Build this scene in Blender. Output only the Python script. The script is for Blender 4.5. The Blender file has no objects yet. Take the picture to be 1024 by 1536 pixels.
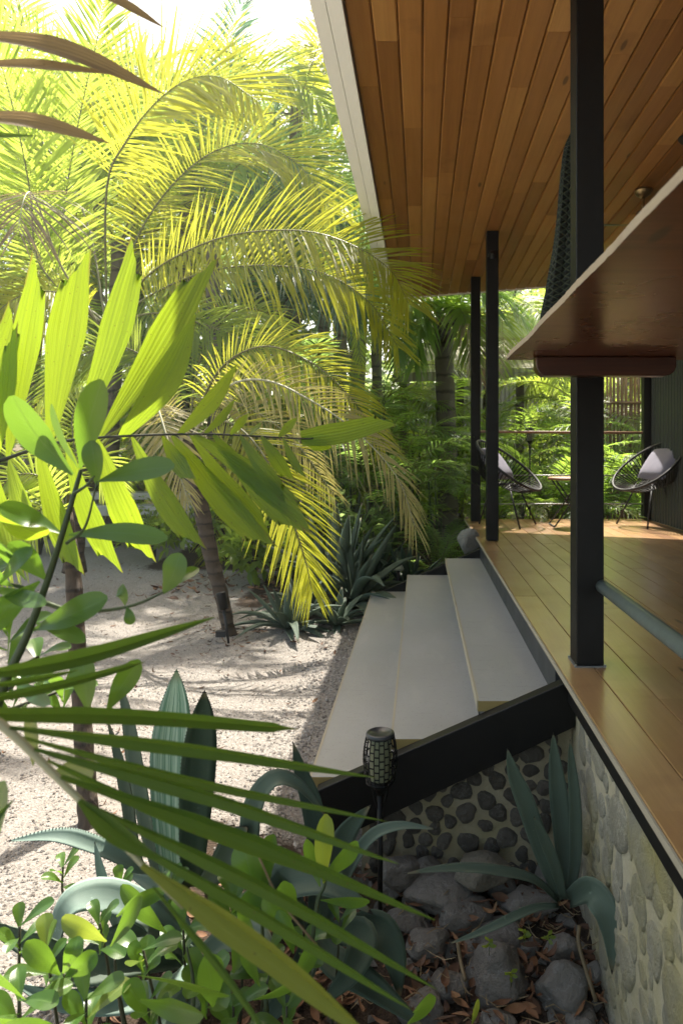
import bpy, bmesh, math, random
import numpy as np
from mathutils import Vector as V, Matrix, noise as mnoise

SC = bpy.context.scene
COL = SC.collection
PI = math.pi
R = random.Random(11)
EYE = 1.38                      # camera height above the gravel
F = 1000.0                      # focal length in photo pixels
CX, CY = 630.0, 672.0           # where the house's long edges run to
def P(x, y, d):
    return V(((x - CX) / F * d, d, EYE + (CY - y) / F * d))
def rel(x, y, z):               # heights given relative to the eye
    return V((x, y, EYE + z))

# ------------------------------------------------------------------ materials
def newmat(name):
    m = bpy.data.materials.new(name); m.use_nodes = True
    nt = m.node_tree; nt.nodes.clear()
    return m, nt
class NT:
    def __init__(s, name):
        s.m, s.t = newmat(name)
        s.out = s.n('ShaderNodeOutputMaterial')
    def n(s, typ, ins=None, **kw):
        nd = s.t.nodes.new(typ)
        for k, v in kw.items(): setattr(nd, k, v)
        for k, v in (ins or {}).items():
            if hasattr(v, 'is_output') or isinstance(v, bpy.types.NodeSocket): s.t.links.new(v, nd.inputs[k])
            else:
                try: nd.inputs[k].default_value = v
                except Exception: nd.inputs[k].default_value = tuple(v) + (1,) if len(v) == 3 else v
        return nd
    def mix(s, fac, a, b, blend='MIX'):
        nd = s.t.nodes.new('ShaderNodeMix'); nd.data_type = 'RGBA'; nd.blend_type = blend
        for i, v in ((0, fac), (6, a), (7, b)):
            if isinstance(v, bpy.types.NodeSocket): s.t.links.new(v, nd.inputs[i])
            elif i == 0: nd.inputs[0].default_value = v
            else: nd.inputs[i].default_value = tuple(v) + (1,) if len(v) == 3 else v
        return nd.outputs[2]
    def math(s, op, a, b=0.0, c=None):
        nd = s.t.nodes.new('ShaderNodeMath'); nd.operation = op
        for i, v in enumerate((a, b) if c is None else (a, b, c)):
            if isinstance(v, bpy.types.NodeSocket): s.t.links.new(v, nd.inputs[i])
            else: nd.inputs[i].default_value = v
        return nd.outputs[0]
    def ramp(s, fac, stops):
        nd = s.t.nodes.new('ShaderNodeValToRGB'); s.t.links.new(fac, nd.inputs[0])
        el = nd.color_ramp.elements
        while len(el) < len(stops): el.new(0.5)
        for e, (p, c) in zip(el, stops):
            e.position = p; e.color = tuple(c) + (1,) if len(c) == 3 else c
        return nd.outputs[0]
    def obj(s, scale=(1, 1, 1), rnd=False, rot=(0, 0, 0)):
        tc = s.n('ShaderNodeTexCoord')
        mp = s.n('ShaderNodeMapping', {'Scale': scale, 'Rotation': rot})
        s.t.links.new(tc.outputs['Object'], mp.inputs['Vector'])
        o = mp.outputs[0]
        if rnd:
            g = s.n('ShaderNodeNewGeometry')
            sc = s.math('MULTIPLY', g.outputs['Random Per Island'], 37.0)
            ad = s.n('ShaderNodeVectorMath', operation='ADD')
            s.t.links.new(o, ad.inputs[0]); s.t.links.new(sc, ad.inputs[1]); o = ad.outputs[0]
        return o
    def noise(s, vec, scale, detail=4, rough=0.55):
        return s.n('ShaderNodeTexNoise', {'Vector': vec, 'Scale': scale, 'Detail': detail, 'Roughness': rough}).outputs['Fac']
    def bump(s, h, strength, dist=0.01):
        return s.n('ShaderNodeBump', {'Height': h, 'Strength': strength, 'Distance': dist}).outputs[0]
    def bsdf(s, col, rough=0.6, normal=None, **kw):
        ins = {'Base Color': col, 'Roughness': rough}
        if normal is not None: ins['Normal'] = normal
        ins.update(kw)
        return s.n('ShaderNodeBsdfPrincipled', ins)
    def done(s, sh):
        s.t.links.new(sh.outputs[0], s.out.inputs[0]); return s.m

def leaf_mat(name, c0, c1, trans, tf=0.5, rough=0.38, veins=False, blotch=None, spec=0.5):
    t = NT(name)
    g = t.n('ShaderNodeNewGeometry')
    oi = t.n('ShaderNodeObjectInfo')
    r = t.math('FRACT', t.math('ADD', g.outputs['Random Per Island'], oi.outputs['Random']))
    nz = t.noise(t.obj(), 7.0, 3)
    base = t.mix(r, c0, c1)
    base = t.mix(t.math('MULTIPLY', nz, 0.55), base, tuple(x * 0.55 for x in c0))
    tr = t.mix(t.math('MULTIPLY', r, 0.45), trans, tuple(a * 0.55 + b * 0.6 for a, b in zip(trans, c0)))
    nrm = None
    if veins:
        uv = t.n('ShaderNodeTexCoord').outputs['UV']
        sx = t.n('ShaderNodeSeparateXYZ', {0: uv})
        u = t.math('ABSOLUTE', t.math('SUBTRACT', sx.outputs[0], 0.5))
        mid = t.math('LESS_THAN', u, 0.022)
        if veins == 'pleat':
            w = t.math('SINE', t.math('MULTIPLY', sx.outputs[0], 46.0))
            w2 = t.math('SINE', t.math('MULTIPLY', sx.outputs[0], 130.0))
            h = t.math('ADD', w, t.math('MULTIPLY', w2, 0.35))
            base = t.mix(t.math('MULTIPLY_ADD', w, 0.14, 0.14), base, tuple(x * 0.5 for x in c0))
            tr = t.mix(t.math('MULTIPLY_ADD', w2, 0.10, 0.10), tr, tuple(x * 0.45 for x in trans))
        else:
            # side veins that run out from the midrib
            w = t.math('SINE', t.math('MULTIPLY', t.math('SUBTRACT', sx.outputs[1], t.math('MULTIPLY', u, 0.55)), 90.0))
            h = t.math('MULTIPLY', w, 0.06)
        edge = t.math('ADD', t.math('MULTIPLY', sx.outputs[1], 0.5), t.math('MULTIPLY', u, 0.52))
        edge = t.math('ADD', edge, t.math('MULTIPLY', t.math('SUBTRACT', t.noise(t.obj(), 22.0, 4), 0.5), 0.16))
        ef = t.ramp(edge, [(0.70, (0, 0, 0)), (0.76, (0.8, 0.8, 0.8))])
        if veins == 'pleat':
            base = t.mix(ef, base, (0.20, 0.13, 0.05)); tr = t.mix(ef, tr, (0.26, 0.15, 0.05))
            spk = t.n('ShaderNodeTexVoronoi', {'Vector': t.obj(), 'Scale': 70.0}).outputs['Distance']
            sp = t.ramp(spk, [(0.07, (0.6, 0.6, 0.6)), (0.12, (0, 0, 0))]); base = t.mix(sp, base, (0.12, 0.08, 0.03)); tr = t.mix(sp, tr, (0.16, 0.12, 0.03))
        base = t.mix(t.math('MULTIPLY', mid, 0.6), base, tuple(min(1, x * 1.6 + 0.03) for x in c1))
        tr = t.mix(t.math('MULTIPLY', mid, 0.6), tr, tuple(x * 0.5 for x in trans))
        nrm = t.bump(h, 0.25, 0.002)
    if blotch:
        nb = t.noise(t.obj(), blotch[1], 5, 0.65)
        f = t.ramp(nb, [(blotch[2], (0, 0, 0)), (blotch[2] + 0.09, (1, 1, 1))])
        base = t.mix(f, base, blotch[0]); tr = t.mix(f, tr, tuple(x * 0.7 for x in blotch[0]))
    pb = t.bsdf(base, rough, nrm, **{'Specular IOR Level': spec})
    tl = t.n('ShaderNodeBsdfTranslucent', {'Color': tr})
    if nrm is not None: t.t.links.new(nrm, tl.inputs['Normal'])
    mx = t.n('ShaderNodeMixShader', {0: tf, 1: pb.outputs[0], 2: tl.outputs[0]})
    return t.done(mx)

def plain(name, col, rough=0.5, metal=0.0, nscale=30.0, var=0.25, bump=0.1, spec=0.5, **kw):
    t = NT(name)
    v = t.obj()
    n1 = t.noise(v, nscale, 5, 0.6); n2 = t.noise(v, nscale * 0.13, 3)
    c = t.mix(n1, tuple(x * (1 - var) for x in col), tuple(min(1, x * (1 + var)) for x in col))
    c = t.mix(t.math('MULTIPLY', n2, 0.4), c, tuple(x * (1 - var) for x in col))
    rg = t.math('MULTIPLY_ADD', n2, 0.25, rough - 0.12)
    b = t.bsdf(c, rg, t.bump(n1, bump, 0.004), Metallic=metal, **{'Specular IOR Level': spec}, **kw)
    return t.done(b)

def wood(name, stops, rough, axis=1, coat=0.0, grain=1.0, stain=(0.02, 0.012, 0.006), bump=0.12, stain_lo=0.60):
    """boards: each loose board takes its own tone; grain runs along the given axis"""
    t = NT(name)
    g = t.n('ShaderNodeNewGeometry')
    sc = [16 * grain] * 3; sc[axis] = 0.7 * grain
    v = t.obj(tuple(sc), rnd=True)
    gr = t.noise(v, 1.6, 6, 0.62)
    fine = t.noise(v, 7.0, 4, 0.7)
    big = t.noise(t.obj(rnd=True), 2.2, 4, 0.6)
    r = t.math('ADD', t.math('MULTIPLY', g.outputs['Random Per Island'], 0.55), t.math('MULTIPLY', gr, 0.45))
    c = t.ramp(r, stops)
    c = t.mix(t.math('MULTIPLY', fine, 0.35), c, tuple(x * 0.45 for x in stops[0][1]))
    st = t.ramp(big, [(stain_lo, (0, 0, 0)), (stain_lo + 0.25, (0.75, 0.75, 0.75))])
    c = t.mix(st, c, stain)
    kn = t.n('ShaderNodeTexVoronoi', {'Vector': t.obj((6, 1.6, 6), rnd=True), 'Scale': 1.0}).outputs['Distance']
    kf = t.ramp(kn, [(0.05, (0.8, 0.8, 0.8)), (0.085, (0, 0, 0))])
    c = t.mix(kf, c, tuple(x * 0.3 for x in stops[0][1]))
    rg = t.math('MULTIPLY_ADD', big, 0.3, rough - 0.12)
    b = t.bsdf(c, rg, t.bump(t.math('ADD', gr, t.math('MULTIPLY', fine, 0.5)), bump, 0.003), **{'Coat Weight': coat, 'Coat Roughness': 0.18})
    return t.done(b)

M = {}
# foliage: (own colour a, own colour b, colour of light passing through)
M['frond_yellow'] = leaf_mat('frond_yellow', (0.15, 0.19, 0.03), (0.23, 0.24, 0.04), (0.84, 0.84, 0.07), 0.64, 0.4)
M['frond_lime'] = leaf_mat('frond_lime', (0.10, 0.17, 0.035), (0.16, 0.21, 0.045), (0.62, 0.76, 0.10), 0.62, 0.38)
M['frond_green'] = leaf_mat('frond_green', (0.065, 0.14, 0.04), (0.11, 0.18, 0.05), (0.42, 0.64, 0.12), 0.56, 0.35)
M['frond_blue'] = leaf_mat('frond_blue', (0.045, 0.11, 0.07), (0.075, 0.145, 0.09), (0.20, 0.42, 0.18), 0.45, 0.32)
M['frond_straw'] = leaf_mat('frond_straw', (0.34, 0.31, 0.14), (0.46, 0.40, 0.18), (0.66, 0.58, 0.16), 0.5, 0.55)
M['frond_dry'] = leaf_mat('frond_dry', (0.24, 0.18, 0.10), (0.36, 0.29, 0.17), (0.40, 0.30, 0.14), 0.3, 0.6)
M['fern'] = leaf_mat('fern', (0.06, 0.15, 0.025), (0.11, 0.19, 0.035), (0.48, 0.70, 0.09), 0.57, 0.4)
M['shrub'] = leaf_mat('shrub', (0.08, 0.16, 0.035), (0.14, 0.21, 0.04), (0.55, 0.70, 0.08), 0.55, 0.35)
M['tree_leaf'] = leaf_mat('tree_leaf', (0.06, 0.12, 0.035), (0.10, 0.16, 0.045), (0.50, 0.66, 0.22), 0.58, 0.4)
M['broad'] = leaf_mat('broad', (0.06, 0.14, 0.015), (0.09, 0.175, 0.02), (0.46, 0.62, 0.03), 0.58, 0.36, veins='pleat')
M['blade'] = leaf_mat('blade', (0.04, 0.10, 0.02), (0.06, 0.125, 0.025), (0.22, 0.36, 0.035), 0.36, 0.33, veins='pleat')
M['blade_old'] = leaf_mat('blade_old', (0.13, 0.19, 0.035), (0.18, 0.22, 0.04), (0.50, 0.55, 0.06), 0.42, 0.4, veins='pleat', blotch=((0.20, 0.13, 0.04), 11.0, 0.64))
M['blade_dead'] = leaf_mat('blade_dead', (0.27, 0.19, 0.10), (0.34, 0.25, 0.14), (0.42, 0.29, 0.13), 0.42, 0.55, veins='pleat', blotch=((0.07, 0.15, 0.03), 3.4, 0.50))
M['waxy'] = leaf_mat('waxy', (0.06, 0.145, 0.028), (0.10, 0.18, 0.035), (0.25, 0.44, 0.035), 0.42, 0.32, veins='mid')
M['waxy_young'] = leaf_mat('waxy_young', (0.12, 0.20, 0.03), (0.16, 0.23, 0.04), (0.46, 0.55, 0.06), 0.45, 0.36, veins='mid', blotch=((0.30, 0.26, 0.06), 14.0, 0.62))

def agave_mat(name, c0, c1, tf=0.12, streak=None):
    t = NT(name)
    uv = t.n('ShaderNodeTexCoord').outputs['UV']
    sx = t.n('ShaderNodeSeparateXYZ', {0: uv})
    g = t.n('ShaderNodeNewGeometry'); oi = t.n('ShaderNodeObjectInfo')
    mp = t.n('ShaderNodeMapping', {'Vector': uv, 'Scale': (26, 1.6, 1)})
    nz = t.noise(mp.outputs[0], 1.0, 4, 0.6)
    c = t.mix(nz, c0, c1)
    bl = t.noise(t.obj(), 11.0, 4)
    c = t.mix(t.math('MULTIPLY', bl, 0.5), c, tuple(x * 0.6 for x in c0))
    c = t.mix(t.math('MULTIPLY', oi.outputs['Random'], 0.35), c, tuple(x * 0.5 for x in c0))
    e = t.math('ABSOLUTE', t.math('SUBTRACT', sx.outputs[0], 0.5))
    if streak:
        f = t.ramp(t.noise(mp.outputs[0], 0.55, 5, 0.7), [(0.44, (0, 0, 0)), (0.56, (1, 1, 1))])
        c = t.mix(f, c, streak)
    c = t.mix(t.math('MULTIPLY', t.math('GREATER_THAN', e, 0.465), 0.5), c, tuple(min(1, x * 1.5) for x in c1))
    dry = t.ramp(t.math('ADD', sx.outputs[1], t.math('MULTIPLY', t.math('SUBTRACT', bl, 0.5), 0.25)), [(0.92, (0, 0, 0)), (0.99, (0.85, 0.85, 0.85))])
    c = t.mix(dry, c, (0.20, 0.15, 0.08))
    scar = t.ramp(t.noise(t.obj(), 26.0, 5, 0.7), [(0.66, (0, 0, 0)), (0.72, (0.6, 0.6, 0.6))])
    c = t.mix(scar, c, tuple(min(1, x * 1.7 + 0.03) for x in c1))
    tip = t.math('GREATER_THAN', sx.outputs[1], 0.975)
    c = t.mix(tip, c, (0.02, 0.012, 0.008))
    nrm = t.bump(nz, 0.15, 0.003)
    b = t.bsdf(c, 0.66, nrm, **{'Specular IOR Level': 0.3})
    tl = t.n('ShaderNodeBsdfTranslucent', {'Color': tuple(min(1, x * 2.2) for x in c1)})
    return t.done(t.n('ShaderNodeMixShader', {0: tf, 1: b.outputs[0], 2: tl.outputs[0]}))
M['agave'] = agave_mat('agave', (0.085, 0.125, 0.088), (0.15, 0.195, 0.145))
M['agave_pale'] = agave_mat('agave_pale', (0.16, 0.24, 0.20), (0.26, 0.34, 0.29), 0.15)
M['agave_silver'] = agave_mat('agave_silver', (0.10, 0.20, 0.14), (0.22, 0.34, 0.26), 0.2, streak=(0.50, 0.56, 0.46))
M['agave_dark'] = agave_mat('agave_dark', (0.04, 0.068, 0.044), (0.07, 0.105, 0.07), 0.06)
M['spine'] = plain('spine', (0.03, 0.018, 0.012), 0.5)

def bark_mat(name, c0, c1, ring=40.0):
    t = NT(name)
    v = t.obj()
    sx = t.n('ShaderNodeSeparateXYZ', {0: v})
    n = t.noise(v, 9.0, 5, 0.7)
    z = t.math('ADD', t.math('MULTIPLY', sx.outputs[2], ring), t.math('MULTIPLY', n, 3.0))
    w = t.math('SINE', z)
    fib = t.noise(t.obj((30, 30, 4)), 2.0, 4, 0.7)
    c = t.mix(fib, c0, c1)
    c = t.mix(t.ramp(w, [(0.75, (0, 0, 0)), (1.0, (0.8, 0.8, 0.8))]), c, tuple(x * 0.35 for x in c0))
    return t.done(t.bsdf(c, 0.85, t.bump(t.math('ADD', t.math('MULTIPLY', w, 0.6), fib), 0.7, 0.012)))
M['bark'] = bark_mat('bark', (0.035, 0.024, 0.016), (0.10, 0.07, 0.045), 70.0)
M['bark_grey'] = bark_mat('bark_grey', (0.085, 0.07, 0.05), (0.19, 0.165, 0.125), 26.0)
M['stem'] = plain('stem', (0.05, 0.075, 0.025), 0.5, nscale=20)
M['stem_dark'] = plain('stem_dark', (0.045, 0.045, 0.02), 0.6, nscale=20)
M['rachis'] = plain('rachis', (0.16, 0.15, 0.045), 0.5, nscale=9)
M['rachis_pale'] = plain('rachis_pale', (0.42, 0.40, 0.24), 0.5, nscale=9)
M['rachis_dark'] = plain('rachis_dark', (0.03, 0.03, 0.015), 0.5, nscale=9)

M['black'] = plain('black', (0.007, 0.0066, 0.006), 0.5, nscale=60, bump=0.05, spec=0.28)
M['black_matte'] = plain('black_matte', (0.018, 0.018, 0.019), 0.6, nscale=60)
M['dark_blue'] = plain('dark_blue', (0.03, 0.034, 0.038), 0.4, nscale=30)
M['white'] = plain('white', (0.86, 0.84, 0.78), 0.5, nscale=6, var=0.05)
M['cable'] = plain('cable', (0.35, 0.35, 0.34), 0.35, metal=0.6)
M['brass'] = plain('brass', (0.36, 0.27, 0.14), 0.35, metal=0.9)
M['fan_blade'] = plain('fan_blade', (0.035, 0.045, 0.035), 0.45)
M['pipe'] = plain('pipe', (0.10, 0.125, 0.115), 0.45, nscale=26, var=0.35, bump=0.15)
M['cushion'] = plain('cushion', (0.25, 0.24, 0.30), 0.9, nscale=160, bump=0.3)
M['edge_wood'] = wood('edge_wood', [(0.2, (0.36, 0.31, 0.22)), (0.8, (0.46, 0.41, 0.31))], 0.6)
M['end_wood'] = wood('end_wood', [(0.2, (0.30, 0.22, 0.07)), (0.8, (0.42, 0.31, 0.12))], 0.7, axis=0)
M['ceiling'] = wood('ceiling', [(0.15, (0.27, 0.105, 0.022)), (0.5, (0.49, 0.225, 0.058)), (0.85, (0.66, 0.35, 0.105))], 0.42, coat=0.12, stain=(0.15, 0.052, 0.012))
M['deck'] = wood('deck', [(0.12, (0.23, 0.108, 0.042)), (0.5, (0.38, 0.20, 0.080)), (0.88, (0.52, 0.31, 0.135))], 0.34, coat=0.4, stain=(0.19, 0.078, 0.040), stain_lo=0.55)
M['bar_wood'] = wood('bar_wood', [(0.36, (0.034, 0.008, 0.003)), (0.5, (0.105, 0.031, 0.010)), (0.68, (0.19, 0.066, 0.022))], 0.26, axis=0, coat=0.15, stain=(0.040, 0.008, 0.004), grain=1.2)
M['bar_edge'] = wood('bar_edge', [(0.15, (0.30, 0.22, 0.14)), (0.9, (0.55, 0.44, 0.30))], 0.7, stain=(0.16, 0.08, 0.04), bump=0.5, grain=2.0)
M['rail_wood'] = wood('rail_wood', [(0.2, (0.24, 0.12, 0.06)), (0.8, (0.34, 0.19, 0.10))], 0.5, axis=0)
M['bamboo'] = wood('bamboo', [(0.1, (0.10, 0.045, 0.014)), (0.9, (0.22, 0.11, 0.035))], 0.6, axis=2)
M['litter'] = wood('litter', [(0.05, (0.04, 0.02, 0.012)), (0.45, (0.12, 0.055, 0.025)), (0.7, (0.22, 0.10, 0.04)), (0.92, (0.38, 0.25, 0.12))], 0.7, bump=0.3)
M['bench'] = plain('bench', (0.52, 0.50, 0.46), 0.8, nscale=12)
M['glass_pale'] = plain('glass_pale', (0.55, 0.58, 0.46), 0.6)
M['diffuser'] = plain('diffuser', (0.24, 0.25, 0.15), 0.4)

def tread_mat():
    t = NT('tread')
    v = t.obj()
    a = t.noise(v, 2.3, 5, 0.6); b = t.noise(v, 38.0, 5, 0.7); c = t.noise(t.obj((1, 0.25, 1)), 9.0, 4)
    col = t.mix(a, (0.275, 0.268, 0.256), (0.43, 0.422, 0.405))
    col = t.mix(t.math('MULTIPLY', b, 0.5), col, (0.28, 0.27, 0.25))
    col = t.mix(t.ramp(c, [(0.55, (0, 0, 0)), (0.8, (0.5, 0.5, 0.5))]), col, (0.42, 0.405, 0.37))
    sc = t.noise(t.obj((3, 40, 1), rot=(0, 0, 0.5)), 1.5, 3, 0.6)
    col = t.mix(t.ramp(sc, [(0.66, (0, 0, 0)), (0.70, (0.35, 0.35, 0.35)), (0.74, (0, 0, 0))]), col, (0.16, 0.15, 0.14))
    sp = t.n('ShaderNodeTexVoronoi', {'Vector': v, 'Scale': 55.0}).outputs['Distance']
    col = t.mix(t.ramp(sp, [(0.08, (0.6, 0.6, 0.6)), (0.14, (0, 0, 0))]), col, (0.12, 0.11, 0.10))
    return t.done(t.bsdf(col, t.math('MULTIPLY_ADD', a, 0.3, 0.40), t.bump(b, 0.12, 0.003)))
M['tread'] = tread_mat()

def mortar(name, c0, c1, moss):
    t = NT(name)
    v = t.obj()
    a = t.noise(v, 5.0, 6, 0.65); b = t.noise(v, 60.0, 5, 0.7); c = t.noise(t.obj((1, 1, 0.5)), 4.0, 5)
    col = t.mix(a, c0, c1)
    col = t.mix(t.math('MULTIPLY', b, 0.5), col, tuple(x * 0.55 for x in c0))
    col = t.mix(t.ramp(c, [(0.46, (0, 0, 0)), (0.66, (0.9, 0.9, 0.9))]), col, moss)
    return t.done(t.bsdf(col, 0.9, t.bump(t.math('ADD', a, b), 0.6, 0.012)))
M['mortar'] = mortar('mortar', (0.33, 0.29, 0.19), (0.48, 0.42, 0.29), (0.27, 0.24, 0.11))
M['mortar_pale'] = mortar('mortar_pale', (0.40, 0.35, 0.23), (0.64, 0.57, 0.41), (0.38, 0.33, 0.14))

def stone_mat(name, c0, c1, vein, isl=True, moss=None):
    t = NT(name)
    v = t.obj(rnd=isl)
    g = t.n('ShaderNodeNewGeometry'); oi = t.n('ShaderNodeObjectInfo')
    r = g.outputs['Random Per Island'] if isl else oi.outputs['Random']
    a = t.noise(v, 7.0, 6, 0.65); b = t.noise(v, 55.0, 5, 0.75)
    col = t.mix(t.math('ADD', t.math('MULTIPLY', r, 0.6), t.math('MULTIPLY', a, 0.4)), c0, c1)
    col = t.mix(t.math('MULTIPLY', b, 0.6), col, tuple(x * 0.5 for x in c0))
    vv = t.ramp(t.noise(v, 3.2, 6, 0.7), [(0.485, (0, 0, 0)), (0.5, (0.55, 0.55, 0.55)), (0.515, (0, 0, 0))])
    col = t.mix(vv, col, vein)
    if moss:
        col = t.mix(t.ramp(t.noise(t.obj((1, 1, 0.5)), 4.0, 5), [(0.46, (0, 0, 0)), (0.66, (0.9, 0.9, 0.9))]), col, moss)
    return t.done(t.bsdf(col, t.math('MULTIPLY_ADD', a, 0.3, 0.42), t.bump(t.math('ADD', a, b), 0.8, 0.02)))
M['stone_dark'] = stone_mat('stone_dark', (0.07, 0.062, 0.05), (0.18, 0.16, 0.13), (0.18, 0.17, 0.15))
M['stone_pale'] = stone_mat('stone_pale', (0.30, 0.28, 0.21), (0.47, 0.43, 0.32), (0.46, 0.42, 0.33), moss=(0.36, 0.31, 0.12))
M['rock'] = stone_mat('rock', (0.13, 0.118, 0.10), (0.29, 0.265, 0.23), (0.25, 0.24, 0.23), isl=False)
M['rock_sand'] = stone_mat('rock_sand', (0.20, 0.175, 0.13), (0.28, 0.25, 0.19), (0.3, 0.28, 0.22), isl=False)
M['rock_white'] = stone_mat('rock_white', (0.22, 0.21, 0.195), (0.36, 0.35, 0.325), (0.14, 0.2, 0.18), isl=False)

def ground_mat():
    t = NT('ground')
    v = t.obj()
    at = t.n('ShaderNodeAttribute', attribute_name='bed', attribute_type='GEOMETRY').outputs['Fac']
    vo = t.n('ShaderNodeTexVoronoi', {'Vector': v, 'Scale': 150.0})
    vo2 = t.n('ShaderNodeTexVoronoi', {'Vector': v, 'Scale': 70.0})
    rr = t.n('ShaderNodeSeparateColor', {0: vo.outputs['Color']}).outputs[0]
    a = t.noise(v, 1.4, 5, 0.6); b = t.noise(v, 16.0, 5, 0.7)
    gcol = t.ramp(rr, [(0.0, (0.165, 0.147, 0.13)), (0.35, (0.235, 0.215, 0.192)), (0.75, (0.29, 0.267, 0.24)), (1.0, (0.37, 0.345, 0.31))])
    gcol = t.mix(t.ramp(a, [(0.42, (0, 0, 0)), (0.66, (0.6, 0.6, 0.6))]), gcol, (0.25, 0.22, 0.19))
    gcol = t.mix(t.ramp(b, [(0.56, (0, 0, 0)), (0.75, (0.7, 0.7, 0.7))]), gcol, (0.22, 0.17, 0.13))
    soil = t.mix(b, (0.028, 0.020, 0.014), (0.075, 0.052, 0.036))
    f = t.math('ADD', at, t.math('MULTIPLY', t.math('SUBTRACT', b, 0.5), 0.9))
    col = t.mix(t.ramp(f, [(0.4, (0, 0, 0)), (0.6, (1, 1, 1))]), gcol, soil)
    h = t.math('ADD', t.math('ADD', vo.outputs['Distance'], t.math('MULTIPLY', vo2.outputs['Distance'], 0.6)), t.math('MULTIPLY', b, 0.8))
    return t.done(t.bsdf(col, 0.95, t.bump(h, 0.55, 0.009), **{'Specular IOR Level': 0.2}))
M['ground'] = ground_mat()
def pebble_mat():
    t = NT('pebble')
    g = t.n('ShaderNodeNewGeometry')
    c = t.ramp(g.outputs['Random Per Island'], [(0.0, (0.12, 0.10, 0.085)), (0.3, (0.23, 0.205, 0.18)), (0.8, (0.31, 0.282, 0.25)), (1.0, (0.42, 0.39, 0.35))])
    return t.done(t.bsdf(c, 0.9, t.bump(t.noise(t.obj(), 160, 3), 0.3, 0.002)))
M['pebble'] = pebble_mat()

def metal_wall_mat():
    t = NT('metal_wall')
    n = t.noise(t.obj((6, 6, 0.8)), 1.5, 4)
    return t.done(t.bsdf(t.mix(n, (0.022, 0.030, 0.024), (0.045, 0.055, 0.045)), 0.45, Metallic=0.0))
M['metal_wall'] = metal_wall_mat()
def roof_mat():
    t = NT('old_roof')
    sx = t.n('ShaderNodeSeparateXYZ', {0: t.obj()})
    w = t.math('SINE', t.math('MULTIPLY', sx.outputs[0], 60.0))
    n = t.noise(t.obj(), 3.0, 5)
    c = t.mix(n, (0.22, 0.20, 0.15), (0.36, 0.33, 0.26))
    return t.done(t.bsdf(c, 0.8, t.bump(w, 0.8, 0.02)))
M['old_roof'] = roof_mat()
def net_mat():
    t = NT('net')
    uv = t.n('ShaderNodeTexCoord').outputs['UV']
    mp = t.n('ShaderNodeMapping', {'Vector': uv, 'Scale': (70, 240, 1)})
    sx = t.n('ShaderNodeSeparateXYZ', {0: mp.outputs[0]})
    w1 = t.math('SINE', t.math('ADD', sx.outputs[0], sx.outputs[1])); w2 = t.math('SINE', t.math('SUBTRACT', sx.outputs[1], sx.outputs[0]))
    w = t.math('MAXIMUM', w1, w2)
    c = t.mix(t.ramp(w, [(0.55, (0, 0, 0)), (0.95, (1, 1, 1))]), (0.012, 0.017, 0.010), (0.042, 0.052, 0.028))
    return t.done(t.bsdf(c, 0.9, t.bump(w, 0.9, 0.01)))
M['net'] = net_mat()

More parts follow.
